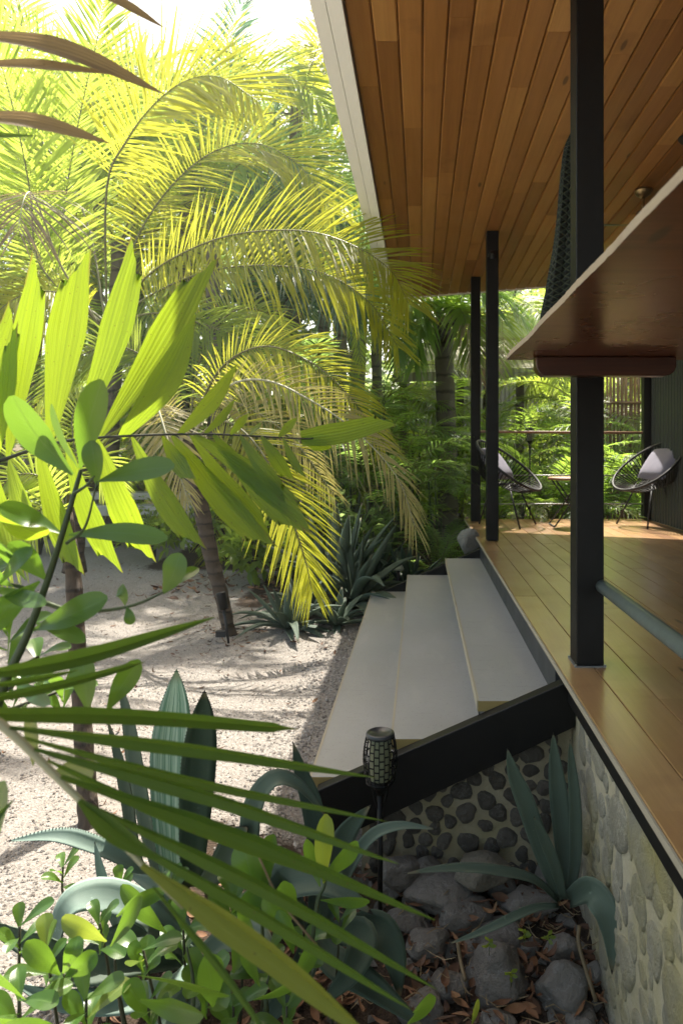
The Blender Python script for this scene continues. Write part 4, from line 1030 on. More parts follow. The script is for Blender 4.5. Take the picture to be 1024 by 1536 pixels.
# --- ringed palm seen between eave and posts
t = thing('palm_tree', 'stout ringed palm with broken leaf bases beside the slim far posts', 'palm tree', P(672, 812, 9.6))
trunk(t, px((672, 818, 9.6), (671, 700, 9.6), (668, 600, 9.6), (665, 520, 9.6), (664, 480, 9.6)), (0.15, 0.125), 'bark_grey', 16)
rr = random.Random(35)
for k in range(16):      # old broken leaf bases round the crown
    a = k * 2.4; c0 = P(665, 524 - 3.0 * k, 9.6)
    D = V((math.cos(a), math.sin(a), 0)); g = G(); ln = 0.7 + 0.6 * ((k * 7) % 5) / 5
    C = [c0 + D * (0.10 + 0.20 * u * ln) + V((0, 0, (0.20 * u - 0.12 * u * u) * ln)) for u in (0, .35, .7, 1)]
    g.tube(C, [0.06, 0.045, 0.03, 0.012], 6); g.obj('leaf_base', M['bark'] if k % 3 else M['frond_dry'], t)
for ctrl, lf in (
    (((664, 480, 9.6), (640, 420, 9.2), (590, 415, 8.9), (545, 470, 8.7)), 'frond_green'),
    (((664, 480, 9.6), (690, 400, 9.3), (740, 380, 9.1), (800, 420, 9.0)), 'frond_lime'),
    (((664, 480, 9.6), (700, 440, 9.1), (750, 445, 8.8), (800, 500, 8.6)), 'frond_green'),
    (((664, 480, 9.6), (640, 455, 9.1), (612, 470, 8.8), (596, 540, 8.6)), 'frond_green'),
    (((664, 482, 9.6), (690, 470, 9.1), (712, 500, 8.9), (722, 570, 8.8)), 'frond_dry'),
    (((664, 484, 9.6), (650, 470, 9.2), (632, 490, 9.0), (622, 545, 8.9)), 'frond_green'),
    (((664, 484, 9.6), (676, 462, 9.1), (694, 470, 8.8), (704, 530, 8.6)), 'frond_lime'),
    (((664, 482, 9.6), (655, 440, 9.1), (636, 430, 8.7), (608, 455, 8.4)), 'frond_lime'),
    (((664, 482, 9.6), (676, 430, 9.1), (706, 420, 8.7), (745, 470, 8.4)), 'frond_green'),
    (((664, 478, 9.6), (650, 380, 10), (600, 320, 10.2), (540, 330, 10.3)), 'frond_lime'),
    (((664, 478, 9.6), (680, 360, 10), (740, 300, 10.4), (820, 330, 10.6)), 'frond_lime'),
    (((664, 478, 9.6), (720, 420, 10), (800, 410, 10.3), (880, 470, 10.4)), 'frond_lime')):
    frond('frond', px(*ctrl), lf, 'rachis', t, pairs=44, L=0.75, w=0.045, droop=0.65, rng=rr)

# ================================================================== repeated plants
def proto_frond(length, rise, fall, pairs, L, w, droop, seed, leaf, r0=0.012, seg=3, start=0.15, a0=74, lift=0.25):
    """a frond along +x that rises and then bends over"""
    g = G(); q = random.Random(seed); sw = q.uniform(-0.1, 0.1)
    ctrl = [V((length * u, sw * length * u * u, length * (rise * u - fall * u * u))) for u in (0, .2, .4, .6, .8, 1)]
    frond_into(g, ctrl, pairs, L, w, r0, droop, start, lift, rng=q, seg=seg, a0=a0, miss=0.05)
    return g.mesh('frond', [M[leaf], M['rachis']])
PF = {}
for nm, lf in (('palm', 'frond_lime'), ('palm_b', 'frond_green'), ('palm_c', 'frond_blue'), ('palm_y', 'frond_yellow')):
    PF[nm] = [proto_frond(2.7, 0.75, 0.95, 78, 0.74, 0.036, 0.3, 100 + i, lf, 0.018) for i in range(3)]
PF['areca'] = [proto_frond(1.5, 1.2, 0.85, 30, 0.42, 0.032, 0.35, 200 + i, 'fern', 0.009, start=0.25) for i in range(3)]
PF['areca_d'] = [proto_frond(1.5, 1.2, 0.85, 30, 0.42, 0.032, 0.35, 210 + i, 'frond_green', 0.009, start=0.25) for i in range(3)]
PF['fern'] = [proto_frond(0.95, 0.9, 0.8, 36, 0.16, 0.024, 0.25, 300 + i, 'fern', 0.006, 2, start=0.1, a0=80) for i in range(3)]
PF['fern_d'] = [proto_frond(0.95, 0.9, 0.8, 36, 0.16, 0.024, 0.25, 310 + i, 'frond_green', 0.006, 2, start=0.1, a0=80) for i in range(3)]
rp = random.Random(55)
def crown(t, at, kind, n, scale, tilt=(-35, 40), rng=rp):
    for i in range(n):
        o = link('frond', PF[kind][i % len(PF[kind])], t)
        o.matrix_parent_inverse = Matrix.Identity(4)
        o.location = V(at) - t.location
        u = (i + rng.random()) / n
        o.rotation_euler = (rng.uniform(-0.2, 0.2), math.radians(tilt[0] + (tilt[1] - tilt[0]) * rng.random()), i * 2.399 + rng.uniform(-0.3, 0.3))
        s = scale * rng.uniform(0.8, 1.15); o.scale = (s, s, s)
def palm(label, x, y, h, kind, n, scale, group, r=0.11):
    t = thing('palm_tree', label, 'palm tree', (x, y, 0), group)
    lx = rp.uniform(-0.3, 0.3)
    trunk(t, [(x, y, -0.05), (x + lx * 0.3, y, h * 0.4), (x + lx, y, h)], (r * 1.2, r * 0.9), 'bark_grey')
    crown(t, (x + lx, y, h - 0.05), kind, n, scale)
    return t
def clump(name, label, cat, x, y, kind, n, scale, group, stems=0, tilt=(-30, 25), z=0.0):
    t = thing(name, label, cat, (x, y, z), group)
    for k in range(stems):
        a = rp.uniform(0, 6.28); q = rp.uniform(0.05, 0.25) * scale; h = rp.uniform(0.7, 1.6) * scale
        c = V((x + q * math.cos(a), y + q * math.sin(a), z)); top = c + V((q * math.cos(a), q * math.sin(a), h))
        g = G(); g.tube([c, c.lerp(top, 0.5), top], [0.022 * scale, 0.02 * scale, 0.014 * scale], 7); g.obj('cane', M['stem'], t)
        crown(t, top, kind, max(3, n // stems), scale, tilt)
    if not stems: crown(t, (x, y, z + 0.02), kind, n, scale, tilt)
    return t
gp = 'palms standing behind the garden'
for lab, x, y, h, kd, n, s in (
    ('tall lime green palm at the outer edge behind the big sunlit palm', -6.6, 10.5, 3.6, 'palm', 13, 1.05),
    ('tall pale palm rising high over the dead fan of leaflets', -5.3, 12.5, 6.2, 'palm_y', 13, 1.15),
    ('very tall palm whose crown fills the upper corner', -7.6, 13.0, 7.6, 'palm', 14, 1.2),
    ('green palm with crown behind the broad foreground leaf tips'.replace('foreground ', ''), -3.4, 10.8, 3.0, 'palm_b', 13, 0.95),
    ('tall palm with crown level with the white eave board', -1.9, 12.5, 5.6, 'palm_b', 14, 1.1),
    ('distant blue green palm peeking out along the eave board', -0.9, 14.5, 7.4, 'palm_c', 13, 1.15),
    ('short yellow green palm low behind the slim leaning trunk', -2.6, 9.2, 1.6, 'palm_y', 11, 0.75),
    ('short lime palm under the drooping blue green fronds', -0.8, 11.0, 2.1, 'palm', 12, 0.8),
    ('palm behind the ringed trunk and under the roof end', 1.2, 12.2, 3.9, 'palm', 13, 0.95),
    ('palm behind the neighbour roof seen over the railing', 3.2, 12.0, 3.3, 'palm', 13, 0.95),
    ('low palm behind the bar counter tip', 2.3, 10.2, 1.9, 'palm', 12, 0.8),
    ('pale yellow palm filling the gap above the ragged leaf tips', -4.4, 9.4, 4.3, 'palm_y', 13, 0.95),
    ('lime palm crown between the two long vertical fronds', -5.4, 10.2, 5.2, 'palm', 13, 1.0),
    ('high lime palm just below the white sky patch', -3.0, 11.6, 5.6, 'palm', 13, 1.0),
    ('lime palm beside the eave behind the uppermost arching frond', -1.3, 10.6, 4.4, 'palm', 12, 0.85),
    ('added very tall shade palm behind the arching fronds with its crown above the white sky patch', -2.1, 10.5, 6.7, 'palm_y', 12, 0.85),  # added to throw dappled shade on the gravel
    ('added very tall shade palm further out with hanging lower fronds', -3.7, 10.3, 6.5, 'palm', 12, 0.85),  # second palm added to shade the gravel
    ('palm with a high crown at the top frame edge beyond the withered tips', -6.3, 12.8, 7.4, 'palm', 13, 1.1),
    ('high palm crown just beside the white sky patch', -4.5, 13.2, 8.0, 'palm_b', 12, 1.05),
    ('high crown touching the eave board against the sky', -1.3, 13.4, 8.3, 'palm_b', 12, 1.0),
    ('palm with pale crown behind the bench', -5.6, 11.2, 2.3, 'palm_y', 12, 0.85)):
    palm(lab, x, y, h, kd, n, s, gp)
ga = 'clumping palms in the planting'
for lab, x, y, kd, n, s, st in (
    ('leafy clumping palm just past the far stringer and boulder', -0.35, 7.3, 'areca_d', 15, 0.72, 4),
    ('dark clumping palm beside the ringed trunk base', 0.25, 8.2, 'areca_d', 16, 0.66, 4),
    ('clumping palm between rain chain and leaning palm', -1.15, 8.3, 'areca_d', 16, 0.9, 4),
    ('bright clumping palm behind the hanging straw frond', -0.95, 9.2, 'areca', 18, 0.85, 5),
    ('bright clumping palm straight behind the far slim post', 0.95, 9.4, 'areca', 20, 0.78, 5),
    ('bright clumping palm behind the side table', 1.75, 9.0, 'areca', 20, 0.8, 5),
    ('clumping palm behind the second wire chair', 2.65, 8.6, 'areca', 16, 0.8, 4),
    ('bright clumping palm in the gap right of the slim leaning trunk'.replace('right of', 'just past'), -1.75, 9.0, 'areca', 18, 0.85, 5),
    ('bright low clumping palm beneath the drooping blue green leaflets', -1.3, 9.9, 'areca', 18, 1.0, 5),
    ('bright clumping palm beneath the eave corner behind the agaves', -0.45, 8.6, 'areca', 18, 0.8, 5),
    ('clumping palm behind the ringed trunk under the neighbour eave', -0.1, 10.3, 'areca', 18, 0.95, 5),
    ('clumping palm at the path end behind the shrubs', -2.4, 10.0, 'areca', 18, 1.0, 5),
    ('clumping palm beside the bench end', -3.9, 10.2, 'areca', 16, 0.95, 4),
    ('yellowish clumping palm behind the bench middle', -4.9, 9.8, 'areca', 16, 0.95, 4),
    ('clumping palm near the outer bench leg', -6.2, 9.2, 'areca', 16, 1.0, 4)):
    clump('areca_palm', lab, 'palm', x, y, kd, n, s, ga, st)
gf = 'ferns in the shade behind deck and stairs'
for lab, x, y, kd, n, s in (
    ('dark fern in the corner past the pale boulder', 0.18, 6.75, 'fern_d', 13, 0.75),
    ('fern below the third slim post outside the deck', 0.30, 7.7, 'fern_d', 14, 0.95),
    ('bright fern behind the railing near the first wire chair', 0.95, 8.25, 'fern', 18, 1.35),
    ('bright fern behind the railing above the side table', 1.6, 8.25, 'fern', 18, 1.4),
    ('bright fern behind the thick near post and railing', 2.2, 8.3, 'fern', 18, 1.35),
    ('tall fern spilling past the bamboo screen', 2.75, 8.35, 'fern', 16, 1.2),
    ('fern among agaves under the rain chain', -0.55, 7.9, 'fern_d', 14, 0.9),
    ('small fern on the bed edge past the agaves', -1.0, 7.2, 'fern_d', 12, 0.7)):
    clump('fern', lab, 'fern', x, y, kd, n, s, gf, 0, (-50, 10), 0.0 if x < 0.5 else 0.45)

# leafy shrubs: many small leaves on thin stems
def leaf_cloud(g, r, centre, rad, n, L, w, flat=False):
    for _ in range(n):
        d = V((r.gauss(0, 1), r.gauss(0, 1), r.gauss(0, 1))).normalized() * (r.random() ** 0.45)
        c = centre + V((d.x * rad[0], d.y * rad[1], d.z * rad[2]))
        out = (V((d.x, d.y, d.z * 0.5 + 0.35)) + V((r.gauss(0, .5), r.gauss(0, .5), r.gauss(0, .5)))).normalized()
        S = out.cross(V((r.gauss(0, .4), r.gauss(0, .4), 1))).normalized(); N = S.cross(out)
        l = L * r.uniform(0.6, 1.25); hw = w * r.uniform(0.7, 1.2)
        C = [c + out * (l * u) - V((0, 0, l * 0.3 * u * u)) for u in (0, .35, .7, 1)]
        g.strip(C, [S * (hw * q) for q in (.15, 1, .8, .04)], [N] * 4, 3, 0.25)
def shrub(label, x, y, h, rad, n, L, w, mat, seed, group, z=0.0):
    r = random.Random(seed)
    t = thing('leafy_shrub', label, 'shrub', (x, y, z), group)
    g = G()
    for k in range(7):
        a = r.uniform(0, 6.28); tip = V((x + rad * 0.6 * math.cos(a), y + rad * 0.6 * math.sin(a), z + h * r.uniform(0.6, 0.95)))
        g.tube(spline([(x, y, z - 0.02), (x + rad * 0.15 * math.cos(a), y + rad * .15 * math.sin(a), z + h * 0.4), tip], 6), [0.012, 0.011, 0.01, 0.008, 0.006, 0.004], 5)
    g.obj('stem', M['stem_dark'], t)
    g = G()
    for k in range(9):
        a = r.uniform(0, 6.28); q = rad * r.uniform(0.1, 0.75)
        leaf_cloud(g, r, V((x + q * math.cos(a), y + q * math.sin(a), z + h * r.uniform(0.3, 0.9))), (rad * 0.42, rad * 0.42, h * 0.22), n // 9, L, w)
    g.obj('foliage', M[mat], t)
    return t
gs = 'leafy shrubs bordering the gravel'
for i, (lab, x, y, h, rad, n, L, w, mt) in enumerate((
    ('sunlit broad leaved shrub right behind the leaning palm trunk', -1.75, 7.0, 0.75, 0.5, 420, 0.16, 0.030, 'shrub'),
    ('bright low shrub between leaning palm and tall agaves', -1.25, 6.8, 0.65, 0.42, 380, 0.15, 0.030, 'shrub'),
    ('rounded small leaved shrub across the gravel below the bench', -3.3, 8.3, 0.75, 0.7, 700, 0.09, 0.020, 'shrub'),
    ('shrub beside the leaning palm at the gravel end', -2.55, 7.9, 0.85, 0.6, 520, 0.13, 0.028, 'shrub'),
    ('dark leafed shrub behind the tall upright agave', -0.75, 7.0, 0.9, 0.5, 520, 0.12, 0.026, 'tree_leaf'),
    ('tall bushy shrub behind the first chair', 0.5, 10.2, 1.8, 0.9, 900, 0.14, 0.03, 'shrub'),
    ('tall bushy shrub behind the side table palms', 1.6, 10.6, 2.0, 1.0, 900, 0.14, 0.03, 'shrub'),
    ('low leafy shrub at the outer gravel edge', -4.9, 8.6, 0.8, 0.6, 520, 0.12, 0.026, 'shrub'),
    ('big leafy shrub past the bench and gravel', -4.2, 11.6, 2.2, 1.2, 1100, 0.16, 0.036, 'shrub'),
    ('leafy shrub under the short yellow green palm', -2.9, 11.4, 1.8, 1.0, 900, 0.15, 0.034, 'shrub'),
    ('tall leafy shrub behind the rain chain', -0.6, 12.6, 2.6, 1.3, 1200, 0.16, 0.036, 'tree_leaf'))):
    shrub(lab, x, y, h, rad, n, L, w, mt, 400 + i, gs)

# broad trees and the green mass beyond
def tree(label, x, y, h, rad, n, seed, group, mat='tree_leaf', L=0.30, w=0.075):
    r = random.Random(seed)
    t = thing('broadleaf_tree', label, 'tree', (x, y, 0), group)
    g = G(); g.tube(spline([(x, y, -0.1), (x + r.uniform(-.2, .2), y, h * .35), (x + r.uniform(-.4, .4), y, h * .75)], 10), [0.22 - 0.016 * i for i in range(10)], 10)
    tops = []
    for k in range(9):
        a = r.uniform(0, 6.28); e = V((x + rad * .7 * math.cos(a), y + rad * .7 * math.sin(a), h * r.uniform(.55, .98)))
        tops.append(e); g.tube(spline([(x, y, h * r.uniform(.3, .6)), (x + rad * .3 * math.cos(a), y + rad * .3 * math.sin(a), h * .62), e], 7), [0.08, .07, .06, .05, .04, .03, .02], 6)
    g.obj('trunk', M['bark_grey'], t)
    g = G()
    for e in tops + [V((x + r.uniform(-.6, .6) * rad, y + r.uniform(-.6, .6) * rad, h * r.uniform(.45, 1.0))) for _ in range(14)]:
        leaf_cloud(g, r, e, (rad * .36, rad * .36, h * .11), n // 23, L, w)
    g.obj('crown', M[mat], t)
gt = 'broad leaved trees at the back'
for i, (lab, x, y, h, rad, n) in enumerate((
    ('leafy tree far behind the palms near the eave edge', -1.7, 17.5, 9.5, 2.6, 3400),
    ('leafy tree behind the tall pale palm', -7.2, 17.0, 8.0, 2.8, 3200),
    ('leafy tree at the outer edge behind all palms', -11.0, 17.5, 9.5, 3.0, 3000),
    ('leafy tree behind the neighbour building', 1.8, 18.5, 7.0, 2.8, 2800),
    ('leafy tree over the far railing end', 5.4, 17.0, 7.5, 2.8, 2600),
    ('leafy low tree between bench and white sky gap', -4.0, 16.0, 6.0, 2.4, 2800))):
    tree(lab, x, y, h, rad, n, 500 + i, gt)
r = random.Random(61); g = G()
for _ in range(150):
    x = r.uniform(-17, 11); y = r.uniform(20, 25); z = r.uniform(0.2, 4.6)
    leaf_cloud(g, r, V((x, y, z)), (1.3, 0.9, 0.9), 62, 0.5, 0.14)
tag(g.obj('distant_foliage', M['tree_leaf']), kind='stuff')
r = random.Random(62); g = G()
for _ in range(90):
    x = r.uniform(-9, 4.5); y = r.uniform(11.5, 13.5); z = r.uniform(0.05, 0.8)
    leaf_cloud(g, r, V((x, y, z)), (0.6, 0.5, 0.4), 44, 0.26, 0.05)
tag(g.obj('undergrowth', M['shrub']), kind='stuff')

# ================================================================== agaves
def agave_leaf(t, ctrl, width, mat, hint=None, wmax=0.42, base=0.55, thick=0.16, cup=0.35, spines=False, name='leaf', n=14):
    pts = spline(ctrl, n); T = tangents(pts)
    hint = V(hint) if hint is not None else V((0, 0, 1))
    vs, uv = [], []
    ln = sum((pts[i + 1] - pts[i]).length for i in range(n - 1))
    prof = [(-1, 0), (-.62, -.22), (0, -.36), (.62, -.22), (1, 0), (.62, -.36), (0, -.66), (-.62, -.36)]
    g = G(); edges = ([], [])
    for i in range(n):
        u = i / (n - 1)
        hw = width * 0.5 * (base + (1 - base) * math.sin(min(1, u / wmax) * PI / 2) if u < wmax else (1 - ((u - wmax) / (1 - wmax)) ** 1.9)) + 0.0006
        S = T[i].cross(hint)
        if S.length < 1e-3: S = T[i].cross(V((0.3, 0.2, 1)))
        S.normalize(); N = S.cross(T[i]).normalized()
        for a, b in prof:
            vs.append(pts[i] + S * (a * hw) + N * (hw * (b * cup / 0.36 if b > -.3 else b * cup / 0.36 - thick) ))
            uv.append((0.5 + a * 0.5, u))
        edges[0].append((pts[i] - S * hw, -S, T[i])); edges[1].append((pts[i] + S * hw, S, T[i]))
    m = 8
    fs = [(i * m + j, i * m + (j + 1) % m, (i + 1) * m + (j + 1) % m, (i + 1) * m + j) for i in range(n - 1) for j in range(m)]
    fs += [tuple(range(m))[::-1], tuple((n - 1) * m + j for j in range(m))]
    g.add(vs, fs, 0, uv)
    if spines:
        for e in edges:
            for i in range(1, n - 1):
                for f in (0.0, 0.33, 0.66):
                    p = e[i][0].lerp(e[i + 1][0], f); o, tt = e[i][1], e[i][2]
                    s = 0.0032
                    g.add([p - tt * s * 0.6 - o * .001, p + tt * s * 0.6 - o * .001, p + o * s * 0.9 + tt * s * 0.3, p + V((0, 0, 0.001))], [(0, 1, 2), (0, 2, 3), (1, 3, 2)], 1)
    return g.obj(name, [M[mat], M['spine']], t)
def rosette(label, base, n, L, w, mat, seed, group, elev=(15, 82), bend=0.35, cat='agave'):
    r = random.Random(seed); b = V(base)
    t = thing('agave', label, cat, b, group)
    for i in range(n):
        u = (i + 0.5) / n
        a = i * 2.399 + r.uniform(-.25, .25); e = math.radians(elev[0] + (elev[1] - elev[0]) * u + r.uniform(-6, 6))
        l = L * r.uniform(0.8, 1.1) * (0.75 + 0.25 * math.sin(u * PI))
        D = V((math.cos(a) * math.cos(e), math.sin(a) * math.cos(e), math.sin(e)))
        O = V((math.cos(a), math.sin(a), 0)); bd = bend * r.uniform(0.3, 1.5) * (1.2 - u)
        ctrl = [b + O * 0.02] + [b + O * 0.02 + D * (l * q) + (O * 0.25 - V((0, 0, 1))) * (bd * l * q ** 2.4) for q in (.25, .5, .75, 1.0)]
        agave_leaf(t, ctrl, w * r.uniform(0.85, 1.15), mat, hint=V((-O.x * 0.6, -O.y * 0.6, 1)), n=10)
    return t
gg = 'blue green agaves past the stairs'
for lab, p, n, L, w, mt, s, el, bd in (
    ('low spreading agave at the gravel edge past the leaning palm', (432, 945, 5.05), 20, 0.46, 0.052, 'agave', 1, (8, 75), 0.55),
    ('small agave between the spreading one and the bottom tread', (505, 938, 5.15), 16, 0.34, 0.045, 'agave', 2, (8, 70), 0.5),
    ('large agave with broad arching leaves behind the low spreading one', (525, 905, 5.75), 17, 0.80, 0.085, 'agave', 3, (20, 85), 0.5),
    ('tall upright agave with spear leaves reaching the hanging frond', (508, 885, 6.1), 14, 0.95, 0.085, 'agave', 4, (40, 88), 0.25),
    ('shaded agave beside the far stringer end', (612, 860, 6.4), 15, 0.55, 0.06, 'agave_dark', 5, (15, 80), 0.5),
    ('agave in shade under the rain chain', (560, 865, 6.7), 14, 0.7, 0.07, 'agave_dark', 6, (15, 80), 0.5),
    ('small agave rosette under the yellow hanging frond', (462, 925, 5.5), 15, 0.42, 0.055, 'agave', 7, (12, 75), 0.5)):
    b = P(*p); b.z = 0.02
    rosette(lab, b, n + 5, L * 1.12, w * 1.25, mt, s, gg, el, bd)

# the agave by the foundation wall
t = thing('agave', 'dark green agave with three upright spears growing against the foundation wall', 'agave', P(845, 1355, 2.12), 'agaves in the planted bed')
B = (843, 1352, 2.12); H = (-0.2, -1, 0.25)
for ctrl, w, hint in (
    ((B, (818, 1290, 2.11), (788, 1205, 2.10), (770, 1160, 2.10), (760, 1122, 2.10)), 0.060, H),
    (((848, 1350, 2.13), (846, 1280, 2.16), (838, 1200, 2.18), (832, 1145, 2.19), (829, 1098, 2.19)), 0.062, H),
    (((852, 1350, 2.12), (862, 1290, 2.14), (862, 1210, 2.15), (857, 1150, 2.16), (854, 1108, 2.16)), 0.040, H),
    (((845, 1350, 2.12), (832, 1300, 2.08), (812, 1250, 2.06), (800, 1225, 2.06)), 0.036, H),
    (((838, 1352, 2.10), (800, 1318, 2.06), (730, 1303, 2.02), (665, 1302, 2.0), (605, 1311, 1.99)), 0.034, (0, -0.5, 1)),
    (((838, 1358, 2.10), (800, 1362, 2.05), (755, 1382, 2.0), (715, 1400, 1.98), (672, 1416, 1.97)), 0.026, (0, -0.6, 1)),
    (((850, 1350, 2.10), (880, 1335, 1.98), (905, 1360, 1.92), (915, 1400, 1.90), (917, 1462, 1.90)), 0.078, (-0.4, -0.8, 0.6))):
    agave_leaf(t, px(*ctrl), w, 'agave', hint, n=18)

# big agave by the gravel: silver striped blade and a dark one
t = thing('agave', 'tall agave with one silvery striped blade and one dark blade on the gravel edge', 'agave', P(270, 1330, 1.95), 'agaves in the planted bed')
for ctrl, w, mt, hint in (
    (((262, 1335, 1.95), (256, 1230, 1.97), (256, 1130, 2.0), (262, 1060, 2.03), (265, 1003, 2.06)), 0.118, 'agave_silver', (0.1, -1, 0.2)),
    (((288, 1335, 1.93), (292, 1240, 1.92), (298, 1150, 1.91), (303, 1085, 1.90), (307, 1035, 1.90)), 0.098, 'agave_dark', (0.55, -1, 0.2)),
    (((245, 1335, 1.98), (222, 1250, 2.0), (203, 1150, 2.03), (192, 1080, 2.05), (178, 1015, 2.07)), 0.055, 'agave', (-0.2, -1, 0.2)),
    (((238, 1335, 1.95), (205, 1290, 1.92), (190, 1200, 1.90), (178, 1140, 1.90), (160, 1075, 1.92)), 0.045, 'agave_dark', (-0.4, -1, 0.2)),
    (((300, 1335, 1.95), (330, 1300, 1.9), (352, 1260, 1.88), (372, 1240, 1.88)), 0.07, 'agave', (0.2, -1, 0.4)),
    (((240, 1338, 1.92), (190, 1290, 1.85), (130, 1262, 1.8), (80, 1252, 1.78), (10, 1262, 1.76)), 0.05, 'agave_pale', (0, -0.5, 1))):
    agave_leaf(t, px(*ctrl), w, mt, hint, spines=True, n=18, wmax=0.5)

# agave at the stringer foot with arching leaves
t = thing('agave', 'agave with leaves arching over the gravel beside the stringer foot', 'agave', P(455, 1400, 1.95), 'agaves in the planted bed')
for ctrl, w, mt, hint in (
    (((420, 1395, 1.95), (378, 1300, 1.9), (378, 1215, 1.88), (408, 1168, 1.90), (448, 1176, 1.92), (492, 1228, 1.94)), 0.062, 'agave', (0, -0.6, 1)),
    (((470, 1390, 1.95), (478, 1290, 2.0), (468, 1210, 2.04), (452, 1160, 2.07), (439, 1112, 2.09)), 0.065, 'agave_dark', (0, -1, 0.2)),
    (((480, 1390, 1.95), (500, 1300, 1.95), (520, 1250, 1.95), (556, 1207, 1.95)), 0.075, 'agave', (0.3, -1, 0.6)),
    (((490, 1392, 1.93), (520, 1310, 1.88), (555, 1255, 1.86), (600, 1238, 1.85), (655, 1244, 1.84)), 0.036, 'agave', (0, -0.7, 1)),
    (((460, 1395, 1.93), (420, 1340, 1.85), (430, 1318, 1.8), (490, 1320, 1.76), (560, 1372, 1.74)), 0.11, 'agave', (0, -0.8, 0.9)),
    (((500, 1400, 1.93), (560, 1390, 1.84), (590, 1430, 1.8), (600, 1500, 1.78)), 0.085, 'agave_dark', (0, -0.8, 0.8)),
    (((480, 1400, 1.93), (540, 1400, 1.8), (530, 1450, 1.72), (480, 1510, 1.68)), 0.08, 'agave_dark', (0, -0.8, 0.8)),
    (((450, 1400, 1.93), (420, 1375, 1.84), (370, 1380, 1.78), (330, 1440, 1.75)), 0.07, 'agave', (0, -0.7, 1)),
    (((455, 1400, 1.94), (440, 1350, 1.9), (400, 1290, 1.9), (345, 1262, 1.92)), 0.05, 'agave', (0, -0.7, 1)),
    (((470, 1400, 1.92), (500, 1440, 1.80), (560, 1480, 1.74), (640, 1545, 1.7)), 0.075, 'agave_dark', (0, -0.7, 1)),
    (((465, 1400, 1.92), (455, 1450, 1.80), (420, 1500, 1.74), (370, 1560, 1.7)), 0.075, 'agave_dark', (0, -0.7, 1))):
    agave_leaf(t, px(*ctrl), w, mt, hint, n=18)
# pale agave curling over at the lower corner
t = thing('agave', 'pale grey agave with one wide leaf curled right over on the sunlit gravel', 'agave', P(290, 1440, 1.75), 'agaves in the planted bed')
for ctrl, w, mt, hint in (
    (((285, 1425, 1.75), (215, 1362, 1.68), (150, 1340, 1.64), (105, 1352, 1.60), (84, 1395, 1.58), (86, 1450, 1.58)), 0.090, 'agave_pale', (-0.3, -0.5, 1)),
    (((200, 1440, 1.70), (170, 1370, 1.70), (152, 1310, 1.70), (142, 1262, 1.71)), 0.030, 'agave_pale', (0, -1, 0.2)),
    (((290, 1430, 1.75), (230, 1400, 1.66), (160, 1410, 1.6), (90, 1470, 1.58)), 0.06, 'agave', (0, -0.6, 1)),
    (((280, 1440, 1.72), (200, 1440, 1.60), (120, 1452, 1.54), (50, 1420, 1.5), (-40, 1375, 1.48)), 0.075, 'agave', (0, -0.7, 1)),
    (((295, 1440, 1.72), (255, 1480, 1.60), (180, 1500, 1.54), (90, 1500, 1.5), (20, 1475, 1.48)), 0.06, 'agave_pale', (0, -0.7, 1)),
    (((290, 1440, 1.72), (300, 1470, 1.6), (270, 1510, 1.54), (200, 1560, 1.5)), 0.08, 'agave_dark', (0, -0.7, 1)),
    (((300, 1430, 1.74), (350, 1400, 1.66), (390, 1420, 1.6), (400, 1480, 1.56)), 0.08, 'agave', (0, -0.7, 1)),
    (((292, 1430, 1.76), (262, 1370, 1.78), (232, 1330, 1.8), (190, 1310, 1.82)), 0.05, 'agave_pale', (0, -0.7, 1))):
    agave_leaf(t, px(*ctrl), w, mt, hint, n=18)

# slim bare stump on the near gravel
t = thing('young_palm', 'young palm with a thin dark fibrous trunk rising from gravel behind the waxy shrub', 'young palm', P(128, 1245, 2.45))
trunk(t, px((135, 1255, 2.42), (130, 1180, 2.46), (124, 1080, 2.55), (118, 1000, 2.6), (110, 860, 2.7), (98, 770, 2.78)), (0.036, 0.028), 'bark', 12)
ry = random.Random(71)
for ctrl in (((98, 772, 2.78), (70, 720, 2.75), (20, 715, 2.7), (-30, 770, 2.65)), ((98, 772, 2.78), (110, 700, 2.85), (150, 690, 2.95), (185, 745, 3.0)), ((98, 772, 2.78), (80, 690, 2.9), (60, 640, 3.0), (20, 620, 3.1)),
             ((98, 772, 2.78), (112, 690, 2.9), (110, 620, 3.0), (140, 580, 3.1)), ((98, 775, 2.78), (70, 760, 2.7), (30, 800, 2.62), (0, 880, 2.58))):
    frond('frond', px(*ctrl), 'frond_lime', 'rachis', t, pairs=20, L=0.20, w=0.014, droop=0.35, r0=0.005, rng=ry, up=UPV)

